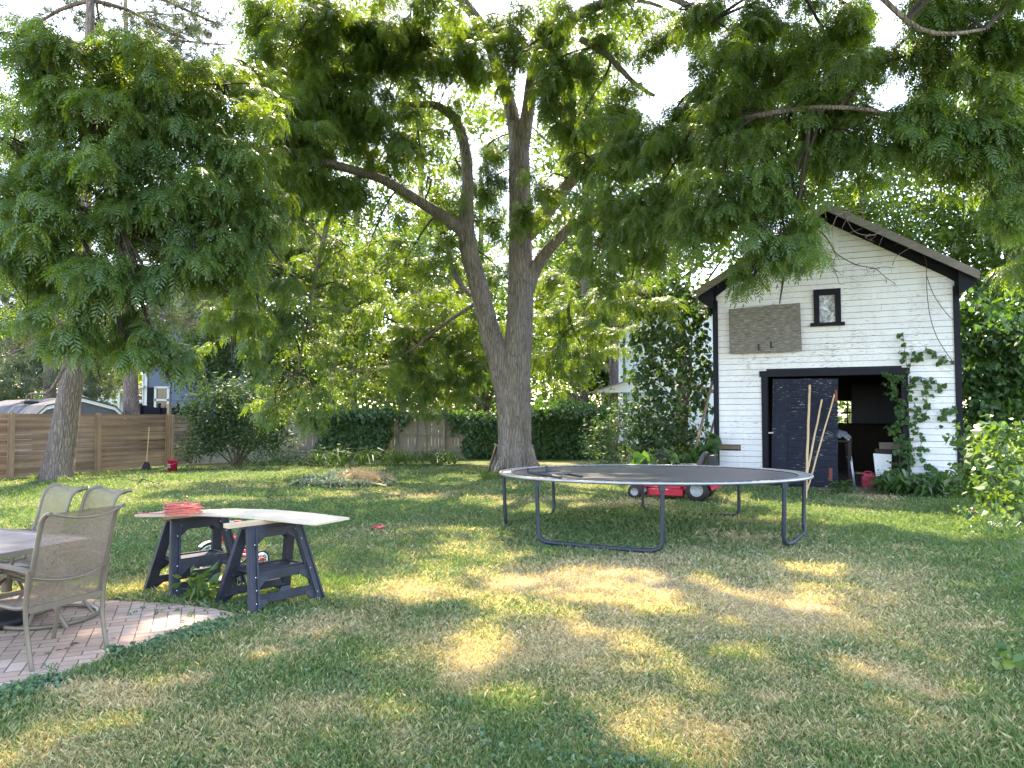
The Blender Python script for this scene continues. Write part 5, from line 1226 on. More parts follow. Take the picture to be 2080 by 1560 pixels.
for (px, py, Y_, rx, rz, ry, n) in BL:
    c = at(px, py, Y_); m = Y_/1500; n = int(n*(2.1 if (Y_ < 14.2 and px < 560) else 1.75)); rad = np.array((rx*m*1.12, ry, rz*m*1.08)); cc = np.array(c)
    dd = np.linalg.norm((LP-cc)*np.array([1, 1, .8]), axis=1)+np.where(LP[:, 2] < cc[2]-.8, 1.5, 0); j = int(np.argmin(dd)); b0 = Vector(LP[j]); c_ = Vector(c)+Vector((0, 0, rz*m*.25))
    mid = b0.lerp(c_, .5)+Vector((random.uniform(-.3, .3), random.uniform(-.3, .3), .18*(c_-b0).length))
    br = spline([b0, mid, c_, c_+(c_-mid)*.4+Vector((0, 0, -.15))], 4); r0 = .02+.012*min(4, (c_-b0).length)
    tw2.tube([p-OFF for p in br], lin([r0, .012], len(br)), 5, cap=False)
    nr = max(4, round(n/6)); pts = []
    for q in range(nr):        # drooping branchlets, each carrying a layered spray of leaves
        a = random.uniform(0, 2*math.pi); e = random.uniform(-.75, .8); d = np.array([math.cos(a)*math.cos(e), math.sin(a)*math.cos(e), math.sin(e)])
        st = cc+rng.normal(0, .28, 3)*rad; L = d*rad*random.uniform(.7, 1.2); dr_ = .22*np.linalg.norm(L)+.1
        f_ = lambda t: st+L*t-np.array([0, 0, dr_*t*t])
        k = random.randint(len(br)//2, len(br)-1); ts = [Vector(f_(t)) for t in (0, .35, .7, 1)]
        tw2.tube([br[k]-OFF]+[t-OFF for t in ts], [.016, .013, .010, .007, .004], 3, cap=False)
        for i in range(max(2, n//nr)): t = random.uniform(.2, 1.02); pts.append(f_(t)+rng.normal(0, .11, 3)*np.array([1, 1, .6]))
    pts = np.array(pts); P.append(pts); S.append(rng.uniform(.7, 1.2, len(pts))*(1 if Y_ < 19 else 1.12))
P = np.concatenate(P); S = np.concatenate(S)
Q, tn = place(WT, P, S*.98, .22)
foliage('crown', Q, tn, wal, wt)
# unseen crown above the view, added and carved to shade the lawn
up = []
N = 5200
while sum(map(len, up)) < 1350:
    c = np.stack([rng.uniform(-11, 11.5, N), rng.uniform(7.5, 25, N), rng.uniform(6, 19, N)], 1)
    q = ((c[:, 0]-.3)/11.5)**2+((c[:, 1]-17)/10.5)**2+((c[:, 2]-8)/11.5)**2
    ok = (q < 1) & (q > .30) & (c[:, 2] > CAMH+.62*c[:, 1]+.9) & (vnoise(c[:, 0]+40, c[:, 1], .8, 21) > .30)
    h_ = c[:, 2]-(c[:, 1]-12.5)*math.tan(SUN_EL); ok &= ~((c[:, 0] < -.8) & (h_ > 6.0) & (h_ < 8.3) & (c[:, 1] > 13.6))  # cut open so sun reaches the left crown crests
    up.append(c[ok])
up = np.concatenate(up)[:1350]
Q, tn = place(WTB, up, rng.uniform(1.15, 1.6, len(up)), .3)
foliage('added_shade_crown', Q, tn, wal, wt)
tmb.build('trunk', bark, wt); tw2.build('branches', simple('dark_twig_bark', (.055, .045, .035), .9), wt)

# ---- generic trees
def trunk_mesh(pts, rad, OFF, parent, mat, name='trunk', n=12, extra=()):
    m = MB(); S = spline([Vector(p) for p in pts], 4); m.tube([p-OFF for p in S], lin(rad, len(S)), n, jitter=.03)
    for e, r_ in extra:
        S2 = spline([Vector(p) for p in e], 4); m.tube([p-OFF for p in S2], lin(r_, len(S2)), 6)
    return m.build(name, mat, parent)
barkg = barkmat('grey_brown_bark', (.06, .05, .045), (.21, .175, .155), 12, 2.4)
def tree(name, label, x, y, H, blobs, T, mat, dens, size, r0=.2, group=None, cat='tree', shell=.3, twigs=.25):
    """blobs: (px,py,Y,rx_px,rz_px,ry_m)"""
    o = thing(name, label, cat, (x, y, 0), 0, group); OFF = Vector((x, y, 0)); m = MB()
    top = Vector((x, y, H*.8)); S = spline([(x, y, -.1), (x+random.uniform(-.2, .2), y, H*.3), (x+random.uniform(-.3, .3), y, H*.6), top], 5)
    m.tube([p-OFF for p in S], lin([r0, r0*.7, r0*.2], len(S)), 9, jitter=.04); Ps = []
    for (px, py, Y_, rx, rz, ry) in blobs:
        k = Y_/1500; c = at(px, py, Y_); n = max(4, int((3.4 if dens < 20 else 1.3)*dens*rx*k*rz*k*(1+ry*.5))); pts = ell(c, (rx*k, ry, rz*k), n, shell); pts = pts[pts[:, 2] > .05]; Ps.append(pts)
        a = S[min(len(S)-1, max(2, int(len(S)*min(.95, (c.z-.2*H)/H))))]; m.tube([a-OFF, a.lerp(c, .5)-OFF+Vector((0, 0, .2)), c-OFF], [r0*.35, r0*.22, r0*.08], 5, cap=False)
        for q in pts[::int(3/twigs)]: m.tube([c-OFF, c.lerp(Vector(q), .5)-OFF+Vector((0, 0, .1)), Vector(q)-OFF], [r0*.10+.005, .01, .006], 3, cap=False)
    P = np.concatenate(Ps); Q, tn = place(T, P, size*rng.uniform(.75, 1.25, len(P)), .4)
    foliage('crown', Q, tn, mat, o); m.build('trunk', barkg, o); return o
SP = [t_sprig() for _ in range(6)]; SPB = [t_sprig(12, .32, .15, .11) for _ in range(5)]
BR = [t_broad() for _ in range(6)]; ND = [t_needles() for _ in range(6)]
maple = leafmat('sunny_maple_leaf', (.07, .13, .018), (.13, .19, .025), .52, (2.2, 1.9, .25))
midg = leafmat('mid_green_leaf', (.05, .11, .038), (.10, .165, .055), .45, (1.9, 1.9, .45))
darkg = leafmat('dark_glossy_leaf', (.035, .075, .035), (.065, .12, .05), .32, (1.5, 1.6, .5), .55, .3)
ivym = leafmat('creeper_leaf', (.03, .08, .028), (.065, .135, .04), .35, (2.2, 2.2, .5), .38)
pinem = leafmat('pine_needle', (.05, .08, .045), (.12, .16, .10), .25, (1.5, 1.5, .7), .6)
brownn = leafmat('dry_needle', (.12, .09, .06), (.2, .16, .11), .15, (1.3, 1.2, .9), .8)
grape = leafmat('grape_leaf', (.04, .11, .035), (.13, .22, .06), .4, (1.6, 1.5, .4), .4)
light = leafmat('light_green_leaf', (.05, .11, .03), (.105, .175, .04), .48, (1.9, 1.7, .35))

# beyond the rear fence
GB_ = 'trees beyond the rear fence'
tree('maple_tree', 'sunlit yellow green maple behind the ivy fence, left of the big trunk', -5.6, 37, 11, [(700,640,36,90,90,2),(780,720,37,90,80,2),(860,640,37,90,100,2),(640,720,36,60,80,1.6),(900,760,37,70,60,1.6),(760,560,37,90,80,2),(700,790,35,80,30,1.2),(930,560,38,50,90,1.6)], SP, maple, 8, 1.6, .22, GB_)
tree('maple_tree', 'sunlit yellow tree just right of the big trunk above the ivy fence', 3.4, 38, 9, [(1110,700,37,50,70,1.6),(1140,640,38,50,70,1.6),(1170,760,37,50,40,1.3),(1100,600,38,40,60,1.4),(1120,790,36,40,26,1),(1060,640,38,30,90,1.2),(1230,800,36,30,20,.8)], SP, maple, 8, 1.4, .16, GB_)
tree('ash_tree', 'pale green feathery tall tree right of the big trunk behind the brown roofed house', 7.0, 56, 15, [(1200,640,55,60,80,2.5),(1190,740,55,70,60,2.5),(1240,770,54,40,50,2),(1160,560,56,50,60,2.5),(1250,690,55,40,60,2),(1290,640,56,50,60,2)], SPB, light, 4.5, 2.2, .25, GB_)
tree('oak_tree', 'dark dense tree behind the left end of the rear fence', -11.5, 36, 12, [(470,700,35,80,80,2),(420,620,35,60,80,2),(540,740,35,60,70,2),(480,560,36,70,80,2),(600,760,35,50,60,1.6),(400,760,35,50,60,1.6),(640,800,35,70,30,1.4)], SP, darkg, 8, 1.5, .25, GB_)
tree('oak_tree', 'tall dull green tree showing through gaps at the top centre', -2, 46, 22, [(900,330,46,60,60,2.5),(830,400,46,50,40,2.5)], SP, midg, 2, 2, .3, GB_)
tree('spruce_tree', 'tall bluish spruce behind the shed, left of the pine trunk', -26, 40, 14, [(60,700,38,80,70,2),(40,600,38,70,80,2),(120,760,38,60,40,1.6),(10,780,38,60,50,1.6),(20,480,38,50,80,2),(110,640,39,60,70,1.6)], ND, pinem, 16, 2.0, .25, GB_)
tree('spruce_tree', 'dark drooping spruce between the leaning trunk and the blue house', -19.5, 34, 9, [(190,720,33,50,60,1.2),(200,790,33,50,30,1.2),(180,650,33,50,60,1.2),(230,830,33,20,16,.6)], ND, pinem, 18, 1.7, .2, GB_)
tree('birch_tree', 'bright yellow green tree glimpsed between the trunks beside the blue house', -22, 48, 9, [(230,760,47,50,60,2),(225,700,47,40,50,1.6),(275,740,50,26,60,1.4),(240,640,48,60,60,2)], SPB, maple, 5, 1.8, .16, GB_)
n = 5200; px_ = rng.uniform(-500, 2600, n); Yv = rng.uniform(62, 74, n); top = 6.5+4*vnoise(px_*.01, px_*0, 1.0, 51)+2*vnoise(px_*.05, px_*0, 1.0, 52)
P = np.stack([(px_-1040)/1500*Yv, Yv, rng.random(n)*top], 1); Q, tn = place(SPB, P, rng.uniform(3.0, 4.5, n), .4)
dw_ = foliage('distant_woods', Q, tn, midg, None, False); tag(dw_, 'far mass of mid green trees closing off the view beyond the houses', 'woods', kind='stuff')
tree('elm_tree', 'mid green spreading tree behind the picket section of the rear fence', -1.5, 44, 14, [(700,450,43,60,60,2),(620,560,43,60,70,2),(560,640,43,60,70,2),(860,560,43,60,70,2),(960,680,43,60,80,2),(880,760,42,80,50,2),(1010,760,43,50,60,2),(1060,700,43,50,80,2),(680,700,42,80,90,2),(600,790,41,70,40,1.5)], SPB, midg, 3.5, 1.9, .25, GB_)
tree('elm_tree', 'tall hazy green tree filling the sky behind the left half of the big walnut', -9, 42, 22, [(620,300,41,60,80,2.5),(560,420,41,70,80,2.5),(700,200,42,70,70,2.5),(780,420,42,40,50,2),(520,200,40,30,80,2),(640,440,41,60,50,2),(880,400,42,30,60,2),(840,220,42,40,50,2)], SPB, light, 4.2, 1.9, .3, GB_)
tree('elm_tree', 'tall hazy green tree filling the sky behind the right half of the big walnut', 6, 44, 24, [(1130,450,43,50,70,2.5),(1230,380,43,60,70,2.5),(1150,200,43,60,80,2.5),(1290,500,43,60,70,2.5),(1100,560,43,50,60,2),(1240,560,43,50,50,2),(1020,200,43,20,60,2),(1270,40,43,60,40,2)], SPB, light, 4.2, 1.9, .3, GB_)
tree('maple_tree', 'broad maple foliage closing the gap above the blue house roof', -15, 38, 14, [(400,560,37,70,70,2),(460,640,37,60,60,2),(360,680,36,30,50,1.5),(520,540,37,60,60,2),(430,740,34,46,60,1.5),(380,640,34,40,50,1.5),(440,680,34,50,60,1.5)], SP, midg, 7, 1.7, .25, GB_)
tree('cottonwood_tree', 'very tall pale tree whose top closes the sky above the left stem of the walnut', -6, 50, 30, [(600,120,49,70,90,3),(720,60,49,70,80,3),(820,140,49,50,80,3),(900,60,49,60,80,3),(700,280,49,70,70,3),(860,300,49,60,70,3),(640,400,49,60,50,3),(960,220,49,40,80,3)], SPB, light, 2.6, 2.1, .35, GB_)
tree('cottonwood_tree', 'very tall pale tree whose top closes the sky above the right stem of the walnut', 5, 52, 30, [(1120,60,51,50,80,3),(1200,180,51,60,90,3),(1130,300,51,60,80,3),(1240,300,51,60,70,3),(1300,380,51,60,60,3),(1210,440,51,60,60,3),(1230,60,51,50,50,3)], SPB, light, 2.6, 2.1, .35, GB_)
tree('oak_tree', 'dense oak crown added to shade the left end of the rear fence behind the cream panels', -8.5, 34.5, 12, [(520,620,33.5,60,60,2),(600,560,33.5,70,60,2),(680,600,34,60,60,2),(560,520,34,80,60,2),(480,560,33.5,60,60,2),(640,500,35,80,60,2),(740,560,35,60,60,2),(760,500,33,60,50,2),(680,500,33,60,50,2),(600,500,33,60,50,2),(840,490,33,60,50,2)], SP, midg, 6, 1.6, .25, GB_)  # tree put in to keep sun off the low shrubs
tree('linden_tree', 'broad dense tree closing the view between the far houses behind the ivy fence', -4, 47, 15, [(600,520,46,60,70,2),(700,600,46,80,80,2),(800,520,46,70,70,2),(880,640,46,80,80,2),(800,740,46,90,60,2),(960,560,46,50,80,2),(660,720,46,70,60,2),(980,700,46,50,80,2),(900,460,46,50,50,2),(1020,620,46,30,60,2)], SPB, midg, 5.5, 2.1, .3, GB_)
tree('linden_tree', 'broad dense tree closing the view right of the big trunk above the brown roof', 9, 62, 17, [(1110,620,61,50,70,2),(1180,560,61,60,60,2),(1240,640,61,50,60,2),(1120,720,61,50,50,2),(1200,720,61,50,50,2),(1290,560,61,50,60,2),(1140,500,61,50,50,2)], SPB, midg, 4.0, 2.6, .3, GB_)
# behind and beside the garage
GG = 'trees around the garage'
tree('locust_tree', 'feathery green tree rising behind the garage roof ridge', 12.5, 27, 12, [(1800,470,26,90,70,1.6),(1900,520,26,80,70,1.5),(1720,430,27,60,60,1.5),(1860,430,27,90,60,1.6),(1980,560,25,50,70,1.4),(1960,460,26,70,70,1.5),(1760,400,28,80,60,1.5)], SP, light, 19.9, 1.35, .2, GG)
tree('elm_tree', 'tall green tree right of the garage with its bare lower trunk showing', 16.5, 25, 13, [(2050,470,24,60,90,1.6),(2030,590,24,70,60,1.5),(2070,640,23,50,60,1.4),(2000,640,23,40,40,1.2),(2060,330,25,60,80,1.6),(2000,250,27,70,80,1.8),(1900,300,28,80,80,1.8)], BR, midg, 18, 1.2, .22, GG)
tree('elm_tree', 'broad mid green tree high behind the garage, left of its ridge', 7, 31, 15, [(1450,330,30,80,80,2),(1560,300,30,90,90,2),(1500,480,30,60,70,1.8),(1420,480,29,70,80,1.8),(1640,380,30,60,60,1.8),(1380,600,28,60,60,1.5),(1330,560,29,60,70,1.5),(1660,280,31,60,80,2),(1500,180,31,80,80,2),(1640,120,31,70,80,2)], SPB, midg, 5.0, 1.6, .25, GG)
tree('elm_tree', 'large tree at the right edge rising over the creeper hedge', 19, 27, 14, [(2060,560,26,60,70,1.6),(1990,480,27,60,60,1.6),(2080,420,26,50,70,1.6),(1940,420,28,60,60,1.6),(2050,180,27,60,80,1.8),(1980,120,28,60,60,1.8),(1850,330,28,60,60,1.6),(2020,700,23,60,70,1.2),(2090,800,22,50,60,1.2),(1960,760,21,20,70,.8)], BR, midg, 13, 1.3, .25, GG)
# thicket left of garage
tree('grapevine_thicket', 'dark tangled thicket of vines climbing at the left side of the garage', 5.0, 21.0, 5, [(1400,700,20.4,60,60,.9),(1310,640,21,40,40,.8),(1350,570,20.6,50,50,.8),(1330,680,20.8,40,50,.8),(1300,760,21,36,40,.8),(1370,620,20.6,40,40,.7),(1420,780,20.2,40,60,.8),(1340,740,21,60,60,1),(1300,690,21.4,40,30,.8),(1380,850,20.4,60,60,.8),(1320,830,21,60,50,.9),(1410,640,20.6,45,60,.8),(1350,900,20.6,60,40,.8),(1420,910,19.8,30,30,.4),(1300,900,21,50,40,.8)], BR, darkg, 19, 1.0, .08, None, 'vine thicket', .2, .3)
tree('shrub', 'low dark shrub with drooping leaves behind the trampoline, left of the mower', 3.0, 20.5, 2.4, [(1260,870,20.6,70,50,.9),(1240,920,20,60,34,.7),(1340,860,20.2,60,60,.8),(1400,890,19.6,50,50,.6),(1220,880,20.6,40,40,.7),(1300,930,19.6,50,24,.6),(1210,900,20.6,24,36,.5),(1350,935,18.6,50,16,.4)], SP, darkg, 60, .85, .05, None, 'shrub', .2, .3)
tree('burdock_plant', 'broad leaved weeds growing between the mower and the white wall', 5.0, 18.3, 1, [(1430,925,18.4,26,24,.3),(1380,935,18.2,40,14,.3),(1450,900,18.7,12,18,.2),(1300,945,18.4,30,10,.3)], [t_broad(5,.16,.26,.22) for _ in range(4)], ivym, 110, 1.0, .012, None, 'weeds', .2, .3)
# creeper wall right of garage
tree('creeper_hedge', 'wall of dark creeper leaves right of the garage corner board', 13.6, 20.5, 4.6, [(1990,700,19.5,55,50,.5),(2050,690,19,50,60,.5),(2000,780,19.3,55,50,.5),(2060,780,19,50,50,.5),(1990,840,19,50,36,.5),(2060,830,18.6,40,36,.5),(2090,730,18.6,50,90,.6),(1970,640,20,30,40,.5),(2080,620,19.5,40,40,.6)], [t_broad(8, .28, .16, .14, (-.5, -1, .4), -.9) for _ in range(6)], ivym, 90, 1.0, .10, None, 'creeper hedge', .1, .1)
tree('grapevine_bush', 'bright green grapevine bush spilling over a wire frame right of the garage', 8.9, 13.4, 2.0, [(1990,960,13.4,50,40,.6),(2050,1110,10.6,40,40,.5),(2090,1120,9.8,40,50,.5),(2030,1080,11.2,40,30,.5),(2050,930,12.6,50,40,.6),(1970,900,13.6,34,26,.5),(2030,1000,12.4,50,44,.6),(2070,1000,11.6,30,60,.5),(1960,1010,13.4,30,30,.4),(2010,870,13.2,16,20,.2),(2060,880,12.2,50,26,.5),(2000,1060,11.6,30,30,.4),(2060,1080,10.8,30,40,.4)], [t_broad(6, .18, .13, .13, (-.4, -.9, .7), -.4) for _ in range(4)]+[t_broad(9, .18, .08, .08, (-.4, -.9, .7), -.4) for _ in range(4)], grape, 150, .95, .03, None, 'grapevine', .1, .2)
WEEDJOB = True
# vine post
q = gp(2068, 1060); vp = thing('vine_post', 'rusty wire wrapped post holding up the bright grapevine', 'post', (q.x+.1, q.y, 0))
mb = MB(); mb.tube([(0, 0, 0), (-.05, 0, .5), (-.12, 0, .95)], .035, 8, jitter=.1); mb.build('stake', M['plank'], vp)
mb = MB()
for k in range(6): mb.tube([(-.22, 0, 1.0-.16*k), (.5, -.5, 1.05-.17*k), (1.3, -1.0, 1.1-.17*k)], .003, 4)
mb.build('wire_mesh', simple('rusty_wire', (.25, .12, .07), .8), vp)
# broad low plants at garage door
HO = []
def t_strap(n=12, L=.55, w=.07):
    Q = []
    for k in range(n):
        az = 2*np.pi*k/n+rng.uniform(-.3, .3); e = rng.uniform(.5, 1.25); l = L*rng.uniform(.6, 1.1); d0 = np.array([np.cos(az)*np.cos(e), np.sin(az)*np.cos(e), np.sin(e)]); e2 = e-rng.uniform(.9, 1.7)
        d1 = np.array([np.cos(az)*np.cos(e2), np.sin(az)*np.cos(e2), np.sin(e2)]); s = np.array([-np.sin(az), np.cos(az), 0]); b = np.zeros(3); m_ = d0*l*.55; t_ = m_+d1*l*.5
        Q.append([b-s*w*.15, b+s*w*.15, m_+s*w*.5, m_-s*w*.5]); Q.append([m_-s*w*.5, m_+s*w*.5, t_+s*w*.05, t_-s*w*.05])
    return np.array(Q)
ST = [t_strap() for _ in range(5)]
def plantbed(name, label, cat, blobs, T, mat, n, size, group=None):
    c0 = blobs[0]; g0 = gp(c0[0], c0[1]); o = thing(name, label, cat, (g0.x, g0.y, 0), 0, group); Ps = []
    for (px, py, rx, ry, hz) in blobs:
        c = gp(px, py); m_ = c.y/1500; k = int(n*rx*m_*ry)+3; a = rng.random(k)*2*np.pi; r_ = np.sqrt(rng.random(k)); Ps.append(np.stack([c.x+r_*np.cos(a)*rx*m_, c.y+r_*np.sin(a)*ry, rng.random(k)*hz], 1))
    P = np.concatenate(Ps); Q, tn = place(T, P, size*rng.uniform(.7, 1.25, len(P)), .12); k = Q[:, :, 2].mean(1) > 0; Q = Q[k]-np.array([g0.x, g0.y, 0]); bpy.data.objects.remove(o)
    o = mesh_np(name, Q.reshape(-1, 3), np.arange(len(Q)*4).reshape(-1, 4), mat, None, {'tint': np.repeat(tn[k], 4)}); o.location = (g0.x, g0.y, 0); return tag(o, label, cat, group)
darkstem = simple('plant_stem', (.06, .08, .03), .7)
plantbed('hosta_clump', 'strap leaved dark plants at the foot of the garage wall by the doorway', 'plants', [(1830,1003,30,.3,.15),(1870,1008,50,.4,.2),(1920,1005,40,.4,.25),(1800,1000,14,.15,.1),(1880,992,60,.3,.35)], ST, ivym, 46, 1.15)
plantbed('weed_clump', 'tangled low weeds and vine leaves at the lawn edge on the far right', 'weeds', [(2030,1110,50,.4,.3),(2070,1160,50,.4,.35),(2090,1230,45,.4,.35),(2010,1085,50,.4,.25),(2110,1320,40,.3,.3),(1990,1060,40,.4,.2)], [t_broad(5, .12, .09, .08, None, -.1) for _ in range(3)]+[t_strap(9, .42, .012) for _ in range(4)], midg, 90, .8)
plantbed('grass_tuft', 'pale tall grass tuft growing against the foot of the big trunk', 'grass tuft', [(995,975,16,.35,.02),(1015,968,30,.5,.02),(1080,962,20,.4,.02)], [t_strap(22, .34, .010) for _ in range(4)], light, 46, 1.0)
plantbed('grass_tuft', 'grass tuft at the foot of the leaning pine trunk', 'grass tuft', [(75,978,12,.2,.02),(140,980,22,.3,.02)], [t_strap(22, .34, .010) for _ in range(4)], light, 40, 1.0)
plantbed('weed_plant', 'small leafy weed against the open door edge', 'weeds', [(1712,1004,18,.16,.25)], [t_broad(9, .14, .09, .08, None, -.1) for _ in range(3)], ivym, 500, .9)
plantbed('daylily_clump', 'long arching leaves of daylilies along the foot of the picket fence', 'plants', [(850,945,70,.5,.1),(760,946,60,.5,.1),(690,946,50,.5,.1),(900,946,40,.4,.1)], [t_strap(16, .95, .035) for _ in range(5)], midg, 16, 1.0)
plantbed('ground_shrubs', 'low dark shrubs in deep shade left of the daylilies', 'shrub', [(600,944,60,.8,.5),(660,943,50,.7,.6),(540,945,50,.6,.4),(720,944,40,.6,.6)], SP, darkg, 60, .9)
# dark multi-stem shrub (left)
q = gp(480, 947)
o = tree('rhododendron', 'wide dark shrub with many arching stems in front of the cream panels', q.x, q.y, 2.4, [(440,850,24.6,60,50,.9),(520,840,24.8,70,50,1),(560,890,24.6,50,36,.8),(420,890,24.4,40,40,.7),(480,800,25,70,40,1),(400,830,24.6,36,30,.6),(390,920,24.4,26,24,.4),(500,890,24.6,60,30,.8),(570,840,25,36,36,.7)], [t_sprig(11, .26, .17, .05) for _ in range(6)], darkg, 120, 1.0, .05, None, 'shrub', .2, .1)
m_ = MB()
for k in range(11):
    a = random.uniform(-1, 1); m_.tube(spline([(random.uniform(-.15, .15), 0, 0), (a*.7, random.uniform(-.3, .3), .5), (a*1.7, random.uniform(-.4, .4), 1.3)]), lin([.04, .012], 13), 5)
m_.build('stems', simple('shrub_stem', (.13, .10, .07), .9), o)
# ivy over the rear fence
q = gp(1140, 930)
o = thing('ivy', 'thick ivy blanket covering the rear fence right of the big trunk, lit along its top', 'ivy', (q.x, 29.8, 0))
IV = [t_broad(8, .22, .14, .13, (0, -1, .5), -.7) for _ in range(6)]
def sheetpts(x0, x1, y0, y1, Y_, n, thick=.25, prob=None):
    px = rng.uniform(x0, x1, n); py = rng.uniform(y0, y1, n); Yv = Y_-rng.random(n)*thick; k = Yv/1500
    X_ = (px-1040)*k; Z_ = CAMH+(847-py)*k; P = np.stack([X_, Yv, Z_], 1); P = P[P[:, 2] > .03]
    if prob is not None: P = P[prob(P)]
    return P
P = np.concatenate([sheetpts(1075, 1235, 838, 935, 29.9, 1100), sheetpts(1070, 1240, 828, 848, 30.0, 330, .7), sheetpts(1085, 1200, 815, 832, 30.1, 70, .5)])
Q, tn = place(IV, P, rng.uniform(.8, 1.2, len(P)), .3, rots=True); IVQ = Q
IVn = [t for t in IV]
Q, tn = place(IV, P, rng.uniform(.8, 1.2, len(P)), .3, rots=False); foliage('foliage', Q, tn, ivym, o)
m_ = MB()
for k in range(10): x = random.uniform(-1, 2); m_.tube(spline([(x, .1, 0), (x+random.uniform(-.3, .3), .05, .9), (x+random.uniform(-.6, .6), .0, 1.9)]), .012, 4)
m_.build('stems', darkstem, o)
o = thing('ivy', 'ivy patches hanging over the rear fence left of the big trunk, brightest at the left', 'ivy', (-6, 30.2, 0))
pn = lambda P: vnoise(P[:, 0]+50, P[:, 2]*.5+9, .9, 31) > np.where(P[:, 0] < -5.0, .2, np.where(P[:, 0] > -1.9, .35, .74))
P = np.concatenate([sheetpts(650, 790, 838, 935, 30.3, 900, .3, lambda P: P[:, 0] < -5.3+.25*P[:, 2]), sheetpts(800, 1020, 842, 935, 30.3, 900, .25, pn), sheetpts(660, 800, 830, 850, 30.4, 170, .6), sheetpts(950, 1020, 845, 935, 30.2, 380, .3), sheetpts(800, 1010, 836, 846, 30.3, 40, .4)])
Q, tn = place(IV, P, rng.uniform(.8, 1.2, len(P)), .3, rots=False); foliage('foliage', Q, tn, ivym, o)
m_ = MB()
for k in range(14): x = random.uniform(-2, 6); m_.tube(spline([(x, .1, 0), (x+random.uniform(-.3, .3), .05, .9), (x+random.uniform(-.6, .6), .0, 1.9)]), .012, 4)
m_.build('stems', darkstem, o)
# creeper on the garage wall
VN = [t_broad(3, .06, .12, .095, (0, -1, .25), -.8) for _ in range(8)]
vin = thing('wall_creeper', 'creeper vine climbing the white wall and the right jamb of the doorway', 'vine', gw(dx1, -.05, 0), GANG)
paths = [([(1834,680),(1838,712),(1842,745),(1850,775),(1862,765),(1885,772),(1905,782),(1912,800)], 1), ([(1850,712),(1862,725),(1880,712),(1900,722),(1930,735)], 1), ([(1822,762),(1820,800),(1826,840),(1822,880),(1828,920),(1824,960),(1822,985)], 4), ([(1850,775),(1846,800),(1862,830),(1856,860),(1872,890),(1868,920),(1885,945),(1895,960)], 1),
 ([(1870,768),(1880,800),(1884,830),(1872,850)], 1), ([(1936,828),(1920,838),(1912,850),(1930,860)], 1), ([(1840,850),(1850,900),(1846,950),(1850,975)], 1), ([(1800,762),(1815,770),(1830,765)], 2)]
inv = vin.matrix_world.inverted(); m_ = MB(); Ps = []
for pth, dn in paths:
    S = []
    for px, py in pth: x, z = wp(px, py, -.06); S.append(Vector((x-dx1, -.03, z)))
    S = spline(S, 6); m_.tube(S, .007, 4)
    for p in S:
        for k in range(dn): Ps.append([p.x+random.gauss(0, .02+.022*dn), -.03-random.random()*.06, p.z+random.gauss(0, .05)])
P = np.array(Ps); P = P[rng.random(len(P)) < .75]; Q, tn = place(VN, P, rng.uniform(.6, 1.1, len(P)), .3, rots=False)
mesh_np('foliage', Q.reshape(-1, 3), np.arange(len(Q)*4).reshape(-1, 4), ivym, vin, {'tint': np.repeat(tn, 4)})
for pth in ([(1881,540),(1882,590),(1888,640),(1900,680),(1920,715),(1935,735)], [(1881,560),(1896,600),(1920,635),(1935,650)], [(1815,500),(1850,490),(1870,500),(1882,540)]):
    m_.tube(spline([Vector((wp(px, py, -.08)[0]-dx1, -.10, wp(px, py, -.08)[1])) for px, py in pth], 5), .010, 4)
m_.build('stems', simple('vine_stem', (.10, .075, .055), .9), vin)
# dead branch hanging before the gable
q = at(1650, 455, 16.6)
db = thing('dead_branch', 'bare dead branch hanging across the upper white gable of the garage', 'branch', q)
m_ = MB(); V_ = lambda px, py, dy=0: at(px, py, 16.6+dy)-q
def tw_(pts, r0, r1): S = spline([V_(*p) for p in pts], 5); m_.tube(S, lin([r0, r1], len(S)), 6)
tw_([(1652,463),(1672,475),(1690,500),(1700,516),(1740,538),(1776,545),(1795,560),(1820,578)], .022, .005); tw_([(1672,474),(1690,462),(1700,440),(1720,430),(1725,440)], .016, .004); tw_([(1699,516),(1692,540),(1700,560),(1706,577),(1716,576)], .010, .003)
tw_([(1776,545),(1800,542),(1818,545)], .008, .003); tw_([(1813,540),(1822,520),(1864,495)], .007, .004); tw_([(1712,430),(1735,470),(1770,478),(1795,470),(1785,500)], .010, .003); tw_([(1700,437),(1740,425),(1785,430)], .010, .003); tw_([(1760,540),(1762,552),(1770,556)], .006, .002); tw_([(1690,512),(1675,520),(1666,526)], .006, .002); tw_([(1725,436),(1712,460),(1708,475)], .006, .002); tw_([(1785,460),(1800,480),(1825,485)], .006, .003)
for k in range(26):
    px, py = random.choice([(1690,500),(1740,538),(1776,545),(1800,565),(1700,550),(1735,470),(1770,478),(1720,432)]); tw_([(px, py), (px+random.uniform(-14, 14), py+random.uniform(-10, 12)), (px+random.uniform(-24, 24), py+random.uniform(-14, 22))], .005, .002)
m_.build('twig', simple('dead_wood', (.14, .12, .10), .9), db)

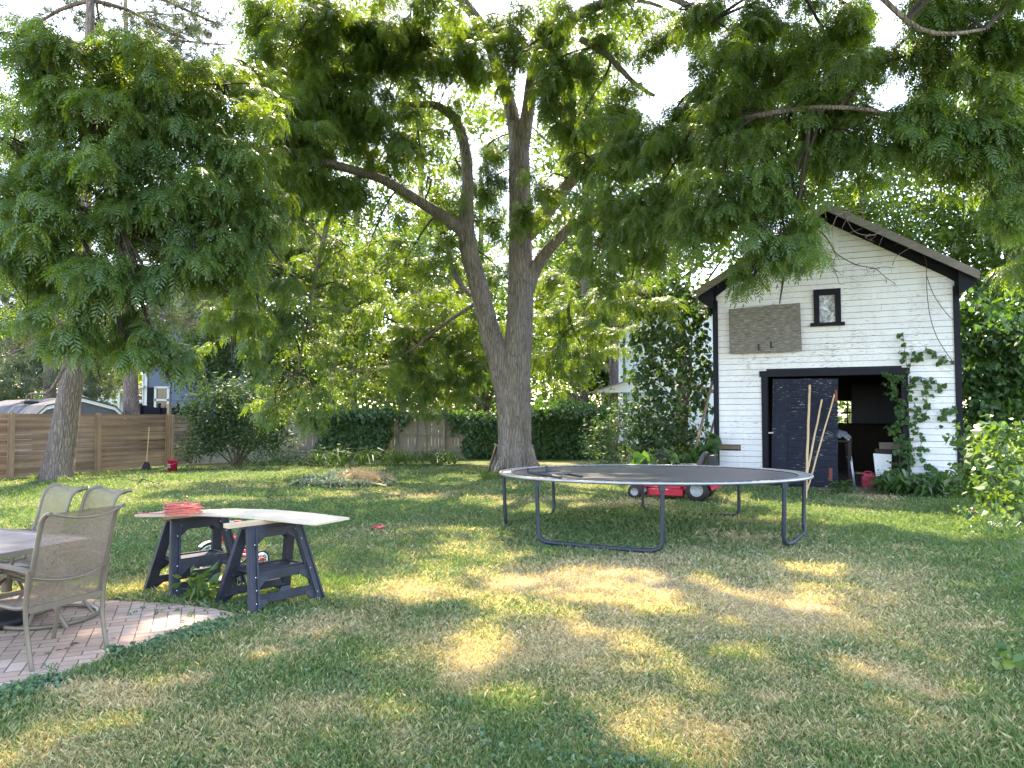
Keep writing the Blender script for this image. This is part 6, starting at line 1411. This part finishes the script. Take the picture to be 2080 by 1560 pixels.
# ---- pines on the left
pinebark = barkmat('pine_bark', (.09, .07, .06), (.26, .215, .19), 17, 4.0)
def pine(label, pts, rad, blobs, dens, dead=()):
    c = Vector(pts[0]); OFF = Vector((c.x, c.y, 0)); o = thing('pine_tree', label, 'tree', OFF, 0, 'pine trees on the left'); m = MB()
    S = spline([Vector(p) for p in pts], 5); m.tube([p-OFF for p in S], lin(rad, len(S)), 14, jitter=.04)
    for e in dead:
        E = spline([Vector(p) for p in e], 4); m.tube([p-OFF for p in E], lin([.06, .012], len(E)), 6)
    Ps = []
    for (px, py, Y_, rx, rz, ry) in blobs:
        k = Y_/1500; cc = at(px, py, Y_); a = min(S, key=lambda s: abs(s.z-cc.z-.3)+.0); e = cc+(cc-a).normalized()*rx*k*.6
        E = spline([a, a.lerp(cc, .5)+Vector((0, 0, .15)), cc, e], 3); m.tube([p-OFF for p in E], lin([.07, .015], len(E)), 5, cap=False)
        n = int(2.2*dens*rx*rz*k*k); pp = ell(cc, (rx*k, ry, rz*k), n, .1); Ps.append(pp)
        for q in pp[::5]: b = random.choice(E[2:]); m.tube([b-OFF, b.lerp(Vector(q), .6)-OFF+Vector((0, 0, .05)), Vector(q)-OFF], [.014, .009, .006], 3, cap=False)
    P = np.concatenate(Ps); k = rng.random(len(P)) < .84
    Q, tn = place(ND, P[k], rng.uniform(.8, 1.3, k.sum())*1.25, .8); foliage('crown', Q, tn, pinem, o)
    Q, tn = place(ND, P[~k], rng.uniform(.8, 1.2, (~k).sum())*1.1, .8); foliage('dry_needles', Q, tn, brownn, o)
    m.build('trunk', pinebark, o); return o
g = gp(113, 976); Yp = g.y
def A(px, py, Y_=None): return tuple(at(px, py, Y_ or Yp))
pine('leaning pine with thick furrowed trunk in front of the board fence', [(g.x, g.y, -.1), A(120, 940), A(133, 860), A(147, 760), (A(156, 680)), A(162, 600), A(168, 500), A(172, 380), A(178, 200), A(184, 0), A(190, -200)],
     [.46, .38, .31, .27, .24, .22, .19, .15, .11, .06], [(60,60,21,90,40,1),(200,30,21,110,40,1.2),(330,60,21,90,60,1.2),(420,40,21,60,50,1),(250,120,21,90,60,1),(370,150,21,60,60,1),(30,250,21,60,50,1),(20,440,21,70,60,1),(70,560,20.5,60,50,1),(30,660,20.5,70,50,1),(90,700,20,60,40,.8),(240,420,22,50,60,1),(230,560,22,50,50,1),(290,170,22,60,50,1)], 42,
     dead=[[A(158, 595), A(120, 592, Yp-.3), A(80, 625, Yp-.5), A(20, 650, Yp-.8)], [A(150, 655), A(100, 660, Yp-.3), A(40, 676, Yp-.5), A(-10, 700, Yp-.7)], [A(156, 690, 19), A(105, 790, 19), A(60, 800, 19), A(52, 815, 19)]])
Y2 = 29.
pine('straight pine trunk standing beyond the board fence beside the blue house', [A(267, 960, Y2), A(266, 850, Y2), A(265, 760, Y2), A(262, 680, Y2), A(260, 560, Y2), A(258, 400, Y2), A(256, 200, Y2), A(255, -50, Y2)],
     [.34, .30, .27, .25, .22, .18, .12, .06], [(330,560,28,60,50,1.2),(420,600,28,70,50,1.2),(400,480,28,70,60,1.2),(480,600,28,50,50,1),(330,640,28,50,40,1),(200,600,28,50,50,1),(380,660,28,60,30,1),(440,540,28,60,50,1),(300,400,28,60,60,1.2),(230,300,28,60,60,1.2),(440,380,28,60,60,1),(340,30,28,80,60,1.4),(440,90,28,50,60,1.2)], 26,
     dead=[[A(262, 560, Y2), A(330, 570, Y2-.4), A(420, 640, Y2-.8), A(450, 660, Y2-1)], [A(262, 500, Y2), A(360, 500, Y2), A(450, 540, Y2)]])
Y3 = 31.
pine('darker slim pine trunk rising behind the shed roof, left of the leaning pine', [A(100, 850, Y3), A(102, 700, Y3), A(104, 560, Y3), A(105, 400, Y3), A(108, 100, Y3)], [.26, .24, .2, .14, .06],
     [(40,540,30,70,60,1.2),(150,560,30,50,60,1.2),(60,640,30,80,50,1.2),(140,700,30,50,50,1),(20,720,30,60,50,1),(60,420,30,60,60,1.2),(30,320,30,60,60,1.2),(100,250,30,60,50,1),(70,770,30,70,24,.8)], 24)
g4 = (14.2, 33)
tree('pine_tree', 'tall pine whose needled tip shows against the sky above the garage', 13.2, 32, 20, [(1740,60,31,40,60,1.2),(1720,140,31,50,40,1.2),(1770,110,31,30,16,.8),(1700,220,31,50,50,1.2),(1760,180,31,36,30,1),(1660,200,31,40,60,1)], ND, pinem, 18, 1.6, .2, GG)

# ---- ground plants near
# brush pile
q = gp(700, 985)
bp_ = thing('brush_pile', 'heap of wilted leafy cuttings and dry sticks with a pale plank, on the lawn', 'brush pile', (q.x, q.y, 0))
wil = leafmat('wilted_leaf', (.16, .21, .14), (.36, .40, .28), .2, (1.2, 1.3, .8), .6); wil2 = leafmat('dry_brown_leaf', (.24, .18, .11), (.42, .34, .22), .2, (1.2, 1.1, .9), .8)
n = 1500; u = rng.random(n)*2*np.pi; r_ = np.sqrt(rng.random(n)); px = r_*np.cos(u)*1.3; pyy = r_*np.sin(u)*.7; hh = .26*np.clip(1-(px/1.35)**2-(pyy/.8)**2, 0, 1)**.8*(.75+.4*vnoise(px+9, pyy+9, 2, 3))
P = np.stack([px, pyy, hh*rng.uniform(.3, 1, n)+.02], 1); dry = (px > .25+.3*rng.normal(0, 1, n)) & (hh > .13)
LF = [t_broad(5, .07, .07, .06, None, -.1) for _ in range(5)]
Q, tn = place(LF, P[~dry], rng.uniform(.7, 1.3, (~dry).sum()), .6); mesh_np('leafy_cuttings', Q.reshape(-1, 3), np.arange(len(Q)*4).reshape(-1, 4), wil, bp_, {'tint': np.repeat(tn, 4)})
Q, tn = place([t_needles(14, .22, .006, .1) for _ in range(4)]+LF[:2], P[dry], rng.uniform(.7, 1.3, dry.sum()), .9); mesh_np('dry_sticks', Q.reshape(-1, 3), np.arange(len(Q)*4).reshape(-1, 4), wil2, bp_, {'tint': np.repeat(tn, 4)})
m_ = MB()
for k in range(55): a = random.uniform(-.5, .5); x, y = random.uniform(-.2, .7), random.uniform(-.3, .3); L = random.uniform(.3, .8); m_.tube([(x, y, .14+random.uniform(0, .12)), (x+L*math.cos(a)*.5, y+L*math.sin(a)*.5, .2+random.uniform(0, .12)), (x+L*math.cos(a), y+L*math.sin(a), .08+random.uniform(0, .18))], random.uniform(.004, .012), 5)
m_.build('twigs', simple('dry_twig', (.30, .21, .13), .9), bp_)
m_ = MB(); m_.beam((.2, -.35, .2), (1.15, -.62, .04), .07, .03); m_.build('plank', M['dowel'], bp_)
m_ = MB(); m_.poly([(-.15, -.30, .24), (.2, -.38, .23), (.25, -.22, .29), (-.05, -.16, .30)], (0, 0, .01)); m_.poly([(.1, -.40, .20), (.4, -.45, .18), (.42, -.36, .23), (.12, -.3, .25)], (0, 0, .01)); m_.build('bark_slab', simple('orange_bark', (.45, .27, .16), .85, var=.4), bp_)
# ground ivy along the patio
edge = [(-60,1445),(0,1424),(60,1402),(130,1378),(200,1356),(260,1334),(320,1312),(380,1296),(430,1280),(468,1268)]
S = spline([gp(a, b) for a, b in edge], 8); cen = np.array([list(p) for p in S])
n = 4200; k = rng.integers(0, len(cen), n); k = k[vnoise(cen[k][:, 0]+20, cen[k][:, 1], 2.6, 71)+.3*vnoise(cen[k][:, 0]+20, cen[k][:, 1], 9, 72) > .34+.28*rng.random(n)]; n = len(k); P = cen[k]+np.stack([rng.normal(0, .075, n), rng.normal(0, .055, n), rng.random(n)**2*.03], 1)
P2 = np.concatenate([P, np.stack([rng.uniform(-3.3, -2.1, 160), rng.uniform(6.35, 7.1, 160), rng.random(160)*.03], 1)])
ok = ~inside([Vector((p.x, p.y)) for p in PATIO], P2[:, 0], P2[:, 1]) | (rng.random(len(P2)) < .25); P2 = P2[ok]
P2[:, 2] += .012
gi = thing('ground_ivy', 'low rounded leaves of ground ivy creeping along the paver edge', 'ground cover', tuple(gp(300, 1330))); tag(gi, kind='stuff')
Q, tn = place([t_broad(4, .035, .036, .036, (0, 0, 1), 0.0) for _ in range(6)], P2, rng.uniform(.5, .95, len(P2)), .3)
glm = leafmat('ground_ivy_leaf', (.06, .13, .07), (.16, .26, .15), .3, (1.5, 1.6, .6), .4); foliage('foliage', Q, tn, glm, gi, False)
# clover and taller tufts scattered in the lawn
n = 5200; Yc = 1/(1/3.2+(1/22-1/3.2)*rng.random(n)); Xc = (rng.random(n)*2-1)*(.72*Yc+.5); ok = ~inside([Vector((p.x, p.y)) for p in PATIO], Xc, Yc) & (dryness(Xc, Yc) < .42) & (vnoise(Xc, Yc, 1.9, 41) > .45) & ~((Xc > 5) & (Yc > 16)); Xc, Yc = Xc[ok], Yc[ok]
Q, tn = place([t_broad(4, .03, .026, .026, (0, 0, 1), .1) for _ in range(5)], np.stack([Xc, Yc, np.full(len(Xc), .02)], 1), (.7+.05*Yc), .3)
cv = foliage('clover', Q, tn, glm, None, False); tag(cv, 'small clover leaves mixed through the greener parts of the lawn', 'clover', kind='stuff')
# bright weed by sawhorse and dandelion
def weed(name, label, px, py, h, T, mat, n, sp):
    g = gp(px, py); o = thing(name, label, 'weed', (g.x, g.y, 0)); P = np.stack([rng.normal(0, sp, n), rng.normal(0, sp*.6, n), rng.uniform(.05, h, n)], 1)
    Q, tn = place(T, P, rng.uniform(.8, 1.2, n), .4); mesh_np('foliage', Q.reshape(-1, 3), np.arange(len(Q)*4).reshape(-1, 4), mat, o, {'tint': np.repeat(tn, 4)})
    m_ = MB()
    for p in P[::2]: m_.tube([(0, 0, 0), (p[0]*.5, p[1]*.5, p[2]*.6), tuple(p)], [.006, .004, .003], 4)
    m_.build('stem', simple('weed_stem', (.12, .2, .05), .6), o); return o
weed('seedling', 'bright light green leafy seedling growing between the two sawhorses at the paver edge', 405, 1222, .24, [t_sprig(5, .07, .11, .045, -.1) for _ in range(4)], grape, 22, .11)
weed('weed_tuft', 'small upright weed at the paver edge below the nearest chair', 232, 1340, .07, [t_broad(4, .03, .03, .03, (0, 0, 1), .2) for _ in range(3)], glm, 12, .03)
weed('weed_sprout', 'tiny grassy sprout growing from the ground ivy beside a patio chair leg', 108, 1378, .08, [t_strap(5, .1, .008)], glm, 4, .02)
weed('vine_leaf_sprig', 'lone bright vine leaves poking out over the lawn edge, apart from the grapevine', 2068, 1378, .30, [t_broad(2, .04, .08, .07, (0, -1, .6), -.3) for _ in range(3)], grape, 5, .06)
g = gp(478, 1222); dd_ = thing('dandelion', 'tall dandelion with a round white puff in front of the right sawhorse', 'dandelion', (g.x, g.y, 0))
z_ = at(483, 1171, g.y).z; x_ = at(483, 1171, g.y).x-g.x
m_ = MB(); m_.tube(spline([(0, 0, 0), (x_*.9, 0, z_*.5), (x_, 0, z_-.02)]), .0035, 6); m_.build('stem', simple('pale_stem', (.35, .33, .22), .6), dd_)
pf_ = MB(); 
for k in range(120):
    d = Vector((random.gauss(0, 1), random.gauss(0, 1), random.gauss(0, 1))).normalized(); o_ = Vector((x_, 0, z_)); w = d.orthogonal().normalized()*.005; w2 = d.cross(w)
    pf_.add([o_+d*.022+w, o_+d*.022-w*.5+w2*.8, o_+d*.022-w*.5-w2*.8, o_+d*.004], [(0, 1, 2), (0, 3, 1)])
pf_.build('seed_head', simple('white_fluff', (.8, .8, .76), .9), dd_)
# fallen leaves on the pavers and lawn
lm = leafmat('fallen_leaf', (.10, .06, .035), (.42, .33, .22), .1, (1, 1, 1), .8); k0 = None
for i, (px, py) in enumerate([(98,1328),(120,1322),(145,1312),(152,1308),(135,1318),(180,1255),(190,1250),(396,1268),(372,1262),(170,1352),(1868,1372),(1880,1378),(1730,1312),(1388,1460),(30,1295),(50,1290),(230,1298)]):
    g = gp(px, py, .02); lab = 'curled dry leaf lying on the clay pavers' if px < 420 else 'curled dry leaf lying on the lawn in the foreground'
    s_ = random.uniform(.6, 1.1); q4 = np.array([[[-.03, 0, .004], [0, .018, .012], [.035, .002, .003], [0, -.015, .010]], [[-.03, 0, .004], [0, .012, .002], [.03, .002, .014], [0, -.002, .010]]])*s_
    o = mesh_np('fallen_leaf', q4.reshape(-1, 3), np.arange(8).reshape(-1, 4), lm, None, {'tint': np.full(8, .15 if px < 420 else 1.0)}); o.location = g; o.rotation_euler = (0, 0, random.random()*6)
    tag(o, lab, 'leaf', 'dry leaves on the pavers' if px < 420 else 'dry leaves on the lawn')

# ---- separate pieces of some parts become objects of their own
def split_loose(o, newname):
    me = o.data; n = len(me.vertices); par_ = list(range(n))
    def f(i):
        while par_[i] != i: par_[i] = par_[par_[i]]; i = par_[i]
        return i
    key = {}
    for v in me.vertices:
        k = tuple(round(c, 5) for c in v.co); 
        if k in key: par_[f(v.index)] = f(key[k])
        else: key[k] = v.index
    for p in me.polygons:
        a = f(p.vertices[0])
        for v in p.vertices[1:]: par_[f(v)] = a
    gr_ = {}
    for p in me.polygons: gr_.setdefault(f(p.vertices[0]), []).append(p)
    kids = [x for x in bpy.data.objects if x.parent == o]
    if len(gr_) < 2: return
    first = True; meshes = []
    for g in gr_.values():
        vi = sorted({v for p in g for v in p.vertices}); mp_ = {v: i for i, v in enumerate(vi)}
        m2 = bpy.data.meshes.new(newname); m2.from_pydata([me.vertices[v].co for v in vi], [], [[mp_[v] for v in p.vertices] for p in g])
        m2.polygons.foreach_set('use_smooth', [p.use_smooth for p in g])
        for m_ in me.materials: m2.materials.append(m_)
        meshes.append(m2)
    users = [x for x in bpy.data.objects if x.type == 'MESH' and x.data == me]
    for u in users:
        for i, m2 in enumerate(meshes):
            if i == 0: u.data = m2; u.name = newname
            else:
                c = u.copy(); c.data = m2; COL.objects.link(c); c.name = newname
SPLIT = {'back_frame': 'back_rail', 'rung': 'rung', 'corner_boards': 'corner_board', 'rust_plate': 'rust_plate', 'bracket': 'bracket', 'hoop_mount': 'hoop_mount', 'back_brace': 'back_brace', 'corner_posts': 'corner_post', 'stems': 'stem', 'fender': None}
for o in [x for x in bpy.data.objects if x.type == 'MESH' and x.parent]:
    st = o.name.split('.')[0]
    if SPLIT.get(st) and o.data.users and o.name in bpy.data.objects: split_loose(o, SPLIT[st])
